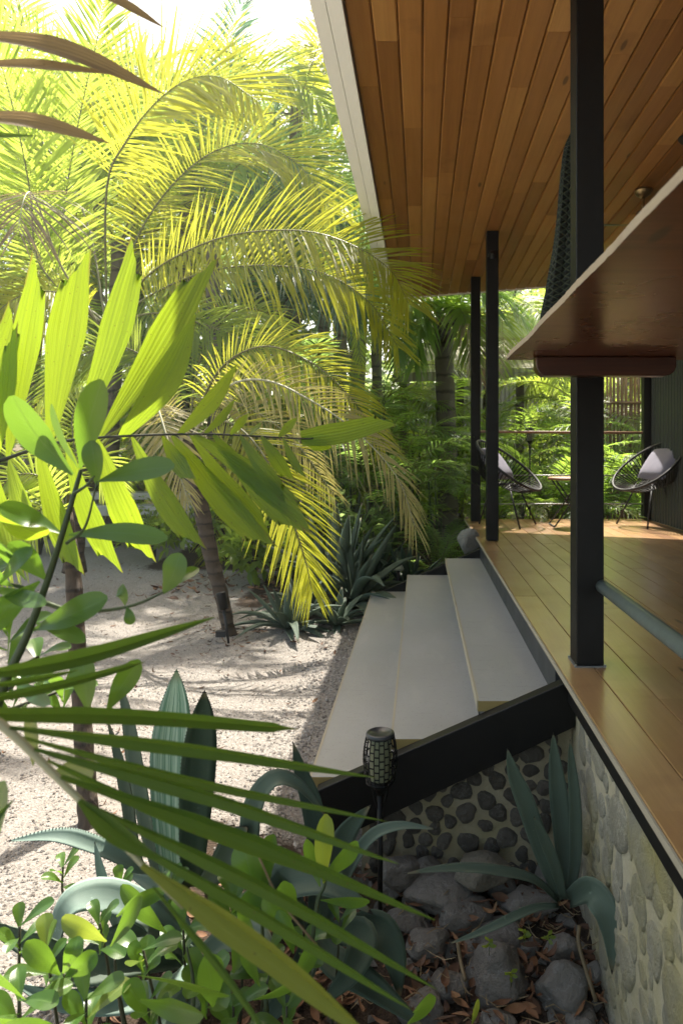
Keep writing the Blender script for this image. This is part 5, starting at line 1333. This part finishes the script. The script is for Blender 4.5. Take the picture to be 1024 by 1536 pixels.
# ================================================================== plants close to the camera
VIEW = V((0, -1, 0))
def near_leaf(t, p0, p1, wpx, d0, d1, kind, mat, bow=0.0, sag=0.0, tilt=0.0, fold=0.12, seed=0, name='leaflet', rows=None, mid=None):
    """one leaf from p0 to p1 (photo points) at real depths d0, d1; kind sets its outline"""
    r = random.Random(seed * 7 + int(p0[0]) + int(p1[1]))
    if kind == 'obovate' and wpx > 18: p1 = (p1[0] + (p1[0] - p0[0]) * 0.12, p1[1] + (p1[1] - p0[1]) * 0.12)
    a, b = P(p0[0], p0[1], d0), P(p1[0], p1[1], d1)
    dm = (d0 + d1) / 2
    if mid: m = P(mid[0], mid[1], dm + sag)
    else:
        n2 = V((-(p1[1] - p0[1]), p1[0] - p0[0])).normalized() if False else None
        dx, dy = p1[0] - p0[0], p1[1] - p0[1]
        m = P((p0[0] + p1[0]) / 2 - dy * bow, (p0[1] + p1[1]) / 2 + dx * bow, dm + sag)
    k = rows or 12
    C = spline([a, m, b], k); T = tangents(C)
    hw = wpx / 2000 * dm * (0.84 if kind == 'obovate' else 0.84 if kind == 'blade' else 1)
    W, N = [], []
    for i in range(k):
        u = i / (k - 1)
        if kind == 'praemorse': q = 0.10 + 0.90 * min(1, u / 0.62) ** 0.75 if u < 0.62 else 1.0 - 0.42 * ((u - 0.62) / 0.38) ** 1.8
        elif kind == 'point': q = 0.22 + 0.78 * min(1, u / 0.45) ** 0.8 if u < 0.45 else max(0.015, 1 - ((u - 0.45) / 0.55) ** 1.8)
        elif kind == 'blade': q = 0.25 + 0.75 * min(1, u / 0.34) if u < 0.34 else max(0.03, 1 - 0.95 * ((u - 0.34) / 0.66) ** 2.4)
        elif kind == 'cut': q = 0.7 + 0.3 * min(1, u / 0.3) if u < 0.3 else 1 - 0.35 * ((u - 0.3) / 0.7) ** 2
        else:   # obovate
            q = 0.10 + 0.90 * math.sin(min(1, u / 0.66) * PI / 2) ** 1.25 if u < 0.66 else math.sqrt(max(0.0, 1 - ((u - 0.66) / 0.345) ** 2))
        S = T[i].cross(VIEW).normalized(); Nn = S.cross(T[i]).normalized()
        S2 = (S * math.cos(tilt) + Nn * math.sin(tilt)).normalized(); N2 = S2.cross(T[i]).normalized()
        W.append(S2 * (hw * q)); N.append(N2)
    g = G()
    cols = 9 if kind == 'praemorse' else 5
    jag = None
    if kind in ('praemorse', 'cut'):
        ln = (b - a).length
        sl = r.choice((-1, 1)) * 0.12; ph = r.uniform(0, 6)
        jag = [T[-1] * (ln * (sl * (-1 + 2 * j / (cols - 1)) + 0.012 * math.sin(j * 1.9 + ph) + r.uniform(-0.006, 0.006))) for j in range(cols)]
    if kind in ('blade', 'cut') and fold > 0.3:
        for s in (-1, 1):
            hv = [W[i] * (0.5 * s) + N[i] * (0.5 * fold * W[i].length) for i in range(k)]
            g.strip([C[i] + hv[i] for i in range(k)], hv, N, 3, 0, 0, jag[1:4] if jag else None)
    else: g.strip(C, W, N, cols, fold, 0, jag, wave=0.05 if kind in ('praemorse',) else 0.0)
    o = g.obj(name, M[mat], t)
    return o

# --- broad feather leaf with ragged tips, crossing the frame
D0 = 1.36
t = thing('broad_palm_leaf', 'broad backlit palm leaf with ragged tipped leaflets along a dark midrib', 'palm leaf', P(20, 690, D0))
g = G(); rib = px((-60, 712, 1.31), (10, 688, 1.34), (70, 668, 1.35), (140, 657, 1.36), (300, 651, 1.38), (450, 658, 1.40), (470, 657, 1.40))
g.tube(spline(rib, 30), [0.0042 - 0.0001 * i for i in range(30)], 8); g.obj('midrib', M['rachis_dark'], t)
g = G(); g.tube(spline([P(-60, 712, 1.31), V((-1.15, 1.25, 1.22)), V((-1.42, 1.22, 0.75)), V((-1.5, 1.2, -0.02))], 20), [0.0045 + 0.0004 * i for i in range(20)], 8); g.obj('leaf_stalk', M['stem'], t)
ups = [((-30, 700), (20, 480), 44, -.03), ((-5, 692), (18, 505), 26, 0.02), ((12, 688), (57, 412), 46, .0), ((75, 668), (117, 402), 62, .0), ((112, 662), (203, 388), 56, .03), ((150, 658), (302, 408), 54, .02),
       ((182, 656), (294, 472), 46, .06), ((268, 652), (356, 546), 27, .05), ((307, 651), (353, 598), 15, .05), ((346, 652), (373, 620), 13, 0), ((375, 653), (392, 633), 10, 0), ((418, 655), (446, 626), 14, 0)]
for i, (a, b, w, bow) in enumerate(ups):
    near_leaf(t, a, b, w, D0 + 0.02 * (a[0] / 300), D0 + R.uniform(-0.05, 0.08), 'praemorse' if i < 6 else 'point', 'broad', bow, R.uniform(-.01, .02), R.uniform(-.25, .25), seed=i, rows=14)
near_leaf(t, (452, 658), (578, 632), 34, 1.40, 1.42, 'cut', 'broad', 0.03, 0, 0.2, seed=30, rows=12)
near_leaf(t, (452, 658), (498, 672), 24, 1.40, 1.42, 'point', 'broad', 0.0, 0, 0.2, seed=31)
dn = [((-40, 705), (-10, 830), 40, 0), ((-12, 697), (22, 850), 38, 0.02), ((14, 690), (48, 800), 44, .02), ((58, 672), (112, 850), 46, .02), ((100, 664), (166, 842), 42, .03), ((146, 658), (214, 828), 42, .02),
      ((198, 655), (290, 812), 40, .03), ((244, 654), (284, 718), 26, .02), ((258, 653), (392, 812), 46, .02), ((285, 652), (400, 792), 26, .02), ((290, 652), (456, 776), 42, -.03), ((320, 652), (438, 790), 38, .0),
      ((360, 653), (426, 742), 28, .02), ((392, 654), (432, 716), 22, .0), ((424, 656), (452, 712), 13, 0.03)]
for i, (a, b, w, bow) in enumerate(dn):
    near_leaf(t, a, b, w, D0 + 0.02 * (a[0] / 300), D0 + R.uniform(-0.08, 0.05), 'praemorse', 'broad', bow, R.uniform(-.02, .02), R.uniform(-.35, .35), seed=60 + i, rows=14)

# --- narrow feather leaf fanning out low across the frame
t = thing('narrow_palm_leaf', 'low palm leaf with long narrow folded leaflets fanning over the bed', 'palm leaf', P(0, 1090, 0.72))
g = G(); g.tube(spline(px((-80, 1040, 0.70), (0, 1085, 0.71), (80, 1160, 0.72), (180, 1262, 0.73), (275, 1362, 0.74)), 20), [0.006 - 0.0002 * i for i in range(20)], 8); g.obj('midrib', M['rachis_pale'], t)
g = G(); g.tube(spline([P(-80, 1040, 0.70), V((-0.68, 0.68, 1.05)), V((-0.88, 0.62, 0.6)), V((-0.95, 0.6, -0.02))], 18), [0.006 + 0.0004 * i for i in range(18)], 8); g.obj('leaf_stalk', M['stem'], t)
for i, (a, b, w, d0, d1, kd, mt, bow) in enumerate((
    ((-60, 1018), (322, 926), 30, .74, .92, 'blade', 'blade', .03), ((-40, 1052), (206, 996), 14, .74, .86, 'cut', 'blade', .02),
    ((-40, 1070), (426, 1092), 23, .72, .90, 'cut', 'blade', -.015), ((15, 1090), (562, 1166), 24, .71, .92, 'blade', 'blade', -.01),
    ((52, 1122), (598, 1296), 25, .71, .90, 'blade', 'blade', -.02), ((92, 1164), (652, 1380), 26, .71, .90, 'blade', 'blade', -.02),
    ((130, 1205), (655, 1484), 23, .72, .88, 'blade', 'blade', -.02), ((165, 1245), (618, 1515), 22, .72, .86, 'blade', 'blade', -.015),
    ((215, 1296), (565, 1565), 46, .73, .68, 'blade', 'blade_old', -.03), ((120, 1200), (240, 1290), 34, .72, .71, 'blade', 'blade', .02),
    ((230, 1330), (420, 1580), 13, .73, .72, 'blade', 'blade', -.02),
    ((30, 1104), (580, 1232), 17, .72, .93, 'blade', 'blade', .01), ((72, 1140), (500, 1322), 17, .73, .9, 'blade', 'blade', .015), ((-30, 1030), (120, 1005), 12, .76, .84, 'blade', 'blade', .02), ((196, 1280), (520, 1520), 18, .73, .80, 'blade', 'blade', .01),
    ((20, 1200), (-60, 1290), 14, .72, .70, 'blade', 'blade', 0), ((-30, 1060), (-10, 960), 18, .72, .8, 'blade', 'blade', 0))):
    near_leaf(t, a, b, w, d0, d1, kd, mt, bow, 0.0, 0.25 + R.uniform(-.15, .15), fold=0.95, seed=100 + i, rows=16)
g = G(); g.tube(spline(px((388, 1284, .98), (420, 1350, .98), (475, 1418, .98)), 8), 0.0016, 5)
tag(g.obj('dry_stalk', M['frond_dry']), 'thin brown stalk hanging across the narrow palm leaflets', 'dry stalk')

# --- withering leaf tips at the top corner
t = thing('withered_palm_leaf', 'withered brown and green palm leaf tips poking in at the top corner', 'palm leaf', P(0, 90, 0.9))
for i, (a, b, w, d0, d1, bow) in enumerate((
    ((-80, 50), (248, 142), 46, .85, .98, -.06), ((-60, 98), (176, 112), 30, .86, .95, -.02), ((-80, 178), (168, 216), 38, .85, .95, -.05), ((80, -22), (250, 44), 30, .88, .98, -.06), ((-60, 200), (60, 204), 14, .86, .9, .02))):
    near_leaf(t, a, b, w, d0, d1, 'point', 'blade_dead' if i < 4 else 'blade', bow, 0, 0.5, fold=0.3, seed=150 + i, rows=14)
g = G(); g.tube(px((-80, 60, .86), (-70, 120, .86), (-80, 200, .86)), 0.008, 6); g.obj('midrib', M['frond_dry'], t)
g = G(); g.tube(spline([P(-80, 130, .86), V((-0.95, 0.86, 1.86)), V((-1.3, 0.85, 1.3)), V((-1.4, 0.85, -0.02))], 20), [0.009 + 0.0004 * i for i in range(20)], 8); g.obj('leaf_stalk', M['stem_dark'], t)

# --- waxy paddle-leaved shrub
def stem(t, pts, r, mat='stem'):
    g = G(); q = spline(px(*pts), 18); g.tube(q, [r * (1 - 0.6 * i / 17) for i in range(18)], 8); return g.obj('stem', M[mat], t)
t = thing('waxy_shrub', 'waxy shrub with paddle shaped leaves on a tall thick green stem', 'shrub', P(-10, 1080, 1.02))
stem(t, ((-20, 1120, 1.023), (5, 1030, 1.023), (38, 960, 1.034), (72, 870, 1.045), (100, 780, 1.056), (122, 705, 1.067)), 0.0085)
g = G(); q0 = P(-20, 1120, 1.023); g.tube(spline([q0, V((q0.x - 0.03, q0.y, 0.5)), V((q0.x - 0.02, q0.y + 0.02, -0.02))], 10), 0.0088, 8); g.obj('stem', M['stem'], t)
stem(t, ((70, 905, 1.045), (100, 914, 1.034), (145, 917, 1.023), (200, 908, 1.012), (246, 888, 1.012)), 0.0042)
stem(t, ((62, 895, 1.045), (30, 880, 1.034), (0, 876, 1.023), (-30, 880, 1.012)), 0.004)
stem(t, ((112, 740, 1.056), (130, 728, 1.045), (142, 714, 1.034)), 0.003)
stem(t, ((100, 815, 1.045), (128, 790, 1.034), (146, 722, 1.023)), 0.0028)
for i, (a, b, w, d0, d1, mt, tl) in enumerate((
    ((110, 712), (28, 606), 66, 1.067, 1.023, 'waxy', .1), ((118, 702), (82, 616), 40, 1.078, 1.10, 'waxy', .8), ((121, 702), (150, 584), 54, 1.078, 1.0, 'waxy', -.2), ((146, 728), (138, 668), 40, 1.045, 1.023, 'waxy', .1),
    ((148, 722), (250, 702), 46, 1.045, 1.012, 'waxy', .45), ((104, 802), (236, 808), 38, 1.056, 1.023, 'waxy', .5), ((92, 800), (8, 764), 46, 1.056, 1.023, 'waxy', -1.0), ((50, 945), (150, 902), 52, 1.034, 1.001, 'waxy', .5),
    ((245, 890), (268, 836), 46, 1.012, 0.990, 'waxy', .2), ((246, 888), (292, 856), 26, 1.012, 1.045, 'waxy', .6), ((188, 908), (182, 882), 24, 1.012, 1.001, 'waxy', .1), ((190, 910), (196, 934), 20, 1.012, 1.001, 'waxy', .1),
    ((132, 1068), (124, 988), 50, 1.023, 1.012, 'waxy', .1), ((160, 1068), (204, 998), 40, 1.023, 1.045, 'waxy', -.2), ((60, 872), (-10, 940), 44, 1.034, 0.990, 'waxy', .3), ((70, 870), (20, 820), 40, 1.045, 1.012, 'waxy', -.6),
    ((0, 876), (44, 828), 36, 1.023, 0.990, 'waxy', .5), ((20, 880), (-40, 830), 44, 1.023, 0.968, 'waxy', .2), ((-10, 880), (60, 905), 34, 1.023, 0.968, 'waxy', .9), ((55, 935), (120, 960), 30, 1.034, 0.990, 'waxy', .8),
    ((50, 1148), (50, 1078), 34, 0.880, .79, 'waxy_young', .1), ((78, 1160), (134, 1158), 44, 0.880, .79, 'waxy_young', .2), ((0, 1250), (8, 1180), 34, 0.880, .78, 'waxy', .1), ((20, 1020), (70, 1052), 26, 1.023, .9, 'waxy', .7),
    ((-5, 770), (60, 800), 50, .9, 1.045, 'broad', .4), ((40, 870), (-40, 775), 44, 1.045, .9, 'waxy', .2))):
    near_leaf(t, a, b, w, d0, d1, 'obovate', mt, R.uniform(-.05, .05), R.uniform(-.022, .022), tl, fold=0.22, seed=200 + i, name='leaf', rows=16)

t = thing('waxy_shrub', 'low waxy shrub with clusters of paddle leaves in the lower corner', 'shrub', P(110, 1540, 1.25))
stem(t, ((112, 1560, 1.25), (108, 1500, 1.26), (96, 1460, 1.27)), 0.006, 'stem_dark')
stem(t, ((200, 1600, 1.3), (180, 1500, 1.32), (172, 1440, 1.33)), 0.006, 'stem_dark')
stem(t, ((285, 1600, 1.35), (290, 1480, 1.38), (280, 1420, 1.4)), 0.006, 'stem')
lc = random.Random(9)
for i, (a, b, w, d, mt) in enumerate((
    ((90, 1462), (44, 1418), 36, 1.26, 'waxy'), ((95, 1460), (116, 1410), 32, 1.27, 'waxy'), ((98, 1465), (140, 1432), 34, 1.24, 'waxy'), ((160, 1412), (100, 1382), 36, 1.32, 'waxy_young'), ((166, 1420), (208, 1352), 28, 1.33, 'waxy'),
    ((205, 1462), (330, 1490), 40, 1.25, 'waxy'), ((210, 1500), (295, 1520), 42, 1.16, 'waxy'), ((40, 1500), (-20, 1450), 40, 1.18, 'waxy'),
    ((175, 1375), (240, 1340), 26, 1.36, 'waxy'), ((320, 1510), (310, 1440), 48, 1.3, 'waxy'), ((250, 1400), (190, 1335), 30, 1.42, 'waxy'), ((60, 1530), (-30, 1530), 40, 1.1, 'waxy'), ((100, 1545), (10, 1560), 60, 1.05, 'waxy'))):
    near_leaf(t, a, b, w, d, d - 0.03, 'obovate', mt, lc.uniform(-.06, .06), lc.uniform(-.03, .03), lc.uniform(-.8, .8), fold=0.28, seed=300 + i, name='leaf', rows=14)
def whorl(t, x, y, d, n, size, rng, foot=None):
    tip = P(x, y, d)
    fx, fy = tip.x + rng.uniform(-.06, .06), tip.y + rng.uniform(0, .08); rng.random()
    ft = V((fx, fy, ground_h(fx, fy) - 0.02))
    if foot is not None: ft = foot
    g = G(); g.tube(spline([ft, ft.lerp(tip, .5) + V((rng.uniform(-.02, .02), 0, 0)), tip], 8), [.0048 - .0003 * i for i in range(8)], 6); g.obj('stem', M['stem_dark'], t)
    for i in range(n):
        a = i * 2.399 + rng.uniform(-.3, .3); e = math.radians(rng.uniform(5, 70)); L = size * rng.uniform(.75, 1.15)
        D = V((math.cos(a) * math.cos(e), math.sin(a) * math.cos(e), math.sin(e)))
        A = tip - V((0, 0, 0.012 * i)); B = A + D * L; mid = A.lerp(B, .55) + V((0, 0, L * rng.uniform(.02, .12)))
        C = spline([A, mid, B - V((0, 0, L * rng.uniform(0, .12)))], 14); T = tangents(C); W, N = [], []
        for k in range(14):
            u = k / 13
            q = 0.08 + 0.92 * math.sin(min(1, u / 0.68) * PI / 2) ** 1.5 if u < 0.68 else math.sqrt(max(0.0, 1 - ((u - 0.68) / 0.325) ** 2))
            S = T[k].cross(V((rng.uniform(-.02, .02), -0.35, 1))).normalized(); W.append(S * (L * 0.205 * q)); N.append(S.cross(T[k]).normalized())
        g = G(); g.strip(C, W, N, 7, 0.26, 0); g.obj('leaf', M['waxy_young' if rng.random() < .06 else 'waxy'], t)
wr = random.Random(19)
for x, y, d, n, s in ((70, 1425, 1.32, 7, .075), (150, 1385, 1.5, 7, .075), (215, 1425, 1.42, 7, .08), (275, 1395, 1.55, 8, .085), (130, 1500, 1.25, 7, .08), (225, 1500, 1.3, 7, .09), (30, 1500, 1.2, 6, .08), (310, 1470, 1.42, 8, .09), (180, 1330, 1.75, 6, .07)):
    whorl(t, x, y, d, n, s, wr)
for x, y, d, n, s in ((95, 1300, 1.95, 6, .07), (30, 1390, 1.45, 6, .075), (255, 1330, 1.8, 6, .075)): whorl(t, x, y, d, n, s, wr)
t = thing('waxy_shrub', 'waxy shrub with slim sideways branches and small leaf clusters under the broad palm leaf', 'shrub', P(-20, 1200, 1.2))
for x, y, d, n, s in ((12, 935, 1.18, 7, .085), (58, 985, 1.22, 7, .08), (-20, 860, 1.2, 6, .09), (95, 1035, 1.28, 6, .075), (20, 1030, 1.15, 6, .08)): whorl(t, x, y, d, n, s, wr, P(-130, y + 90, 1.2))
g = G(); q0 = P(-130, 940, 1.2); g.tube(spline([q0, V((q0.x - 0.01, q0.y, 0.55)), V((q0.x - 0.04, q0.y, -0.02))], 12), 0.009, 8); g.obj('stem', M['stem_dark'], t)
t = thing('waxy_shrub', 'waxy shrub with round upright leaves between the arching agave leaves', 'shrub', P(400, 1480, 1.6))
stem(t, ((400, 1520, 1.55), (395, 1440, 1.6), (392, 1360, 1.62), (384, 1300, 1.63)), 0.006)
stem(t, ((460, 1480, 1.5), (475, 1360, 1.55), (486, 1330, 1.56), (492, 1300, 1.57)), 0.006)
for i, (a, b, w, d, mt) in enumerate((
    ((384, 1345), (366, 1270), 52, 1.62, 'waxy'), ((388, 1350), (380, 1262), 60, 1.64, 'waxy'), ((392, 1345), (410, 1262), 40, 1.64, 'waxy'), ((486, 1325), (488, 1232), 36, 1.56, 'waxy_young'), ((484, 1322), (530, 1268), 40, 1.55, 'waxy'),
    ((480, 1330), (462, 1266), 24, 1.58, 'waxy'), ((430, 1400), (425, 1330), 44, 1.55, 'waxy'), ((425, 1405), (400, 1350), 30, 1.52, 'waxy'), ((440, 1430), (420, 1372), 30, 1.5, 'waxy'), ((360, 1390), (380, 1340), 40, 1.6, 'waxy'),
    ((610, 1536), (640, 1495), 40, 1.4, 'waxy'), ((706, 1540), (716, 1498), 12, 1.7, 'waxy_young'), ((480, 1350), (546, 1352), 24, 1.5, 'waxy'), ((350, 1460), (372, 1388), 44, 1.5, 'waxy'), ((390, 1480), (372, 1420), 36, 1.45, 'waxy'),
    ((440, 1480), (470, 1420), 30, 1.45, 'waxy'), ((380, 1500), (440, 1470), 34, 1.4, 'waxy'))):
    near_leaf(t, a, b, w, d, d - 0.02, 'obovate', mt, lc.uniform(-.05, .05), lc.uniform(-.025, .025), lc.uniform(-.6, .6), fold=0.28, seed=340 + i, name='leaf', rows=14)
for x, y, d, n, s in ((350, 1350, 1.75, 7, .085), (400, 1440, 1.6, 7, .085), (455, 1420, 1.66, 6, .075), (350, 1510, 1.45, 7, .09), (430, 1510, 1.5, 7, .085), (510, 1380, 1.75, 5, .07)):
    whorl(t, x, y, d, n, s, wr)
# tiny seedlings sprouting among the rocks
for lab, x, y, d in (('tiny yellow green seedling above the largest round rock', 733, 1411, 1.96), ('tiny seedling with pale leaves beside the low dark rock', 786, 1397, 1.98), ('tiny pale seedling beside the rounded rock', 822, 1402, 2.0), ('sprig of tiny leaves on the largest round rock face', 766, 1458, 1.86)):
    t = thing('seedling', lab, 'seedling', P(x, y + 12, d), 'seedlings among the rocks')
    g = G(); g.tube(px((x, y + 22, d), (x + 1, y, d - 0.01)), 0.0012, 5); g.obj('stem', M['stem'], t)
    for k in range(6):
        a = k * 1.05 + x
        near_leaf(t, (x, y + (k % 3) * 4), (x + 12 * math.cos(a), y + (k % 3) * 4 + 8 * math.sin(a)), 6, d - .01, d - .02, 'point', 'waxy_young', 0, 0, .3, seed=k, name='leaf', rows=6)

# ================================================================== light, sky, camera
SUN = V((0.03, 0.60, 1.0)).normalized()            # direction towards the sun
w = bpy.data.worlds.new('World'); SC.world = w; w.use_nodes = True
nt = w.node_tree; bg = nt.nodes['Background']
sky = nt.nodes.new('ShaderNodeTexSky'); sky.sky_type = 'NISHITA'; sky.sun_disc = False
sky.sun_elevation = math.asin(SUN.z); sky.sun_rotation = math.atan2(SUN.x, SUN.y)
sky.dust_density = 3.0; sky.air_density = 1.0; sky.ozone_density = 1.0
nt.links.new(sky.outputs[0], bg.inputs[0]); bg.inputs[1].default_value = 0.14
tint = nt.nodes.new('ShaderNodeMix'); tint.data_type = 'RGBA'; tint.blend_type = 'MULTIPLY'; tint.inputs[0].default_value = 1.0
nt.links.new(sky.outputs[0], tint.inputs[6]); tint.inputs[7].default_value = (1.10, 1.0, 0.82, 1); nt.links.new(tint.outputs[2], bg.inputs[0])
g = G(); g.box((-30, -20, -2), (30, 60, 16))  # thin haze added as a pale veil, standing in for sky bloom
hz = g.obj('haze', [], smooth=False); tag(hz, kind='stuff')
hm_, hn = newmat('haze'); ho = hn.nodes.new('ShaderNodeOutputMaterial'); hp = hn.nodes.new('ShaderNodeVolumePrincipled')
hp.inputs['Color'].default_value = (0.95, 0.97, 0.95, 1); hp.inputs['Density'].default_value = 0.003; hp.inputs['Anisotropy'].default_value = 0.5
hn.links.new(hp.outputs[0], ho.inputs['Volume']); hz.data.materials.append(hm_)
SC.cycles.volume_bounces = 0
L = bpy.data.lights.new('sun', 'SUN'); L.energy = 4.0; L.angle = math.radians(0.5); L.color = (1.0, 0.94, 0.84)
so = bpy.data.objects.new('sun', L); COL.objects.link(so); so.rotation_euler = SUN.to_track_quat('Z', 'Y').to_euler()
so.location = SUN * 20

cam = bpy.data.cameras.new('camera'); co = bpy.data.objects.new('camera', cam); COL.objects.link(co)
co.location = (0, 0, EYE); co.rotation_euler = (PI / 2, 0, 0)
cam.sensor_fit = 'AUTO'; cam.sensor_width = 36.0; cam.lens = 36.0 * F / 1536.0
cam.shift_x = -(CX - 512) / 1536.0; cam.shift_y = (CY - 768) / 1536.0
cam.clip_start = 0.02; cam.clip_end = 400
cam.dof.use_dof = True; cam.dof.focus_distance = 2.3; cam.dof.aperture_fstop = 5.0
SC.camera = co
SC.view_settings.view_transform = 'Standard'; SC.view_settings.look = 'None'
SC.view_settings.exposure = 1.7; SC.view_settings.gamma = 1.0
SC.cycles.max_bounces = 8; SC.cycles.diffuse_bounces = 4; SC.cycles.glossy_bounces = 3; SC.cycles.transmission_bounces = 4; SC.cycles.transparent_max_bounces = 4
SC.cycles.use_denoising = True
SC.cycles.sample_clamp_indirect = 8.0
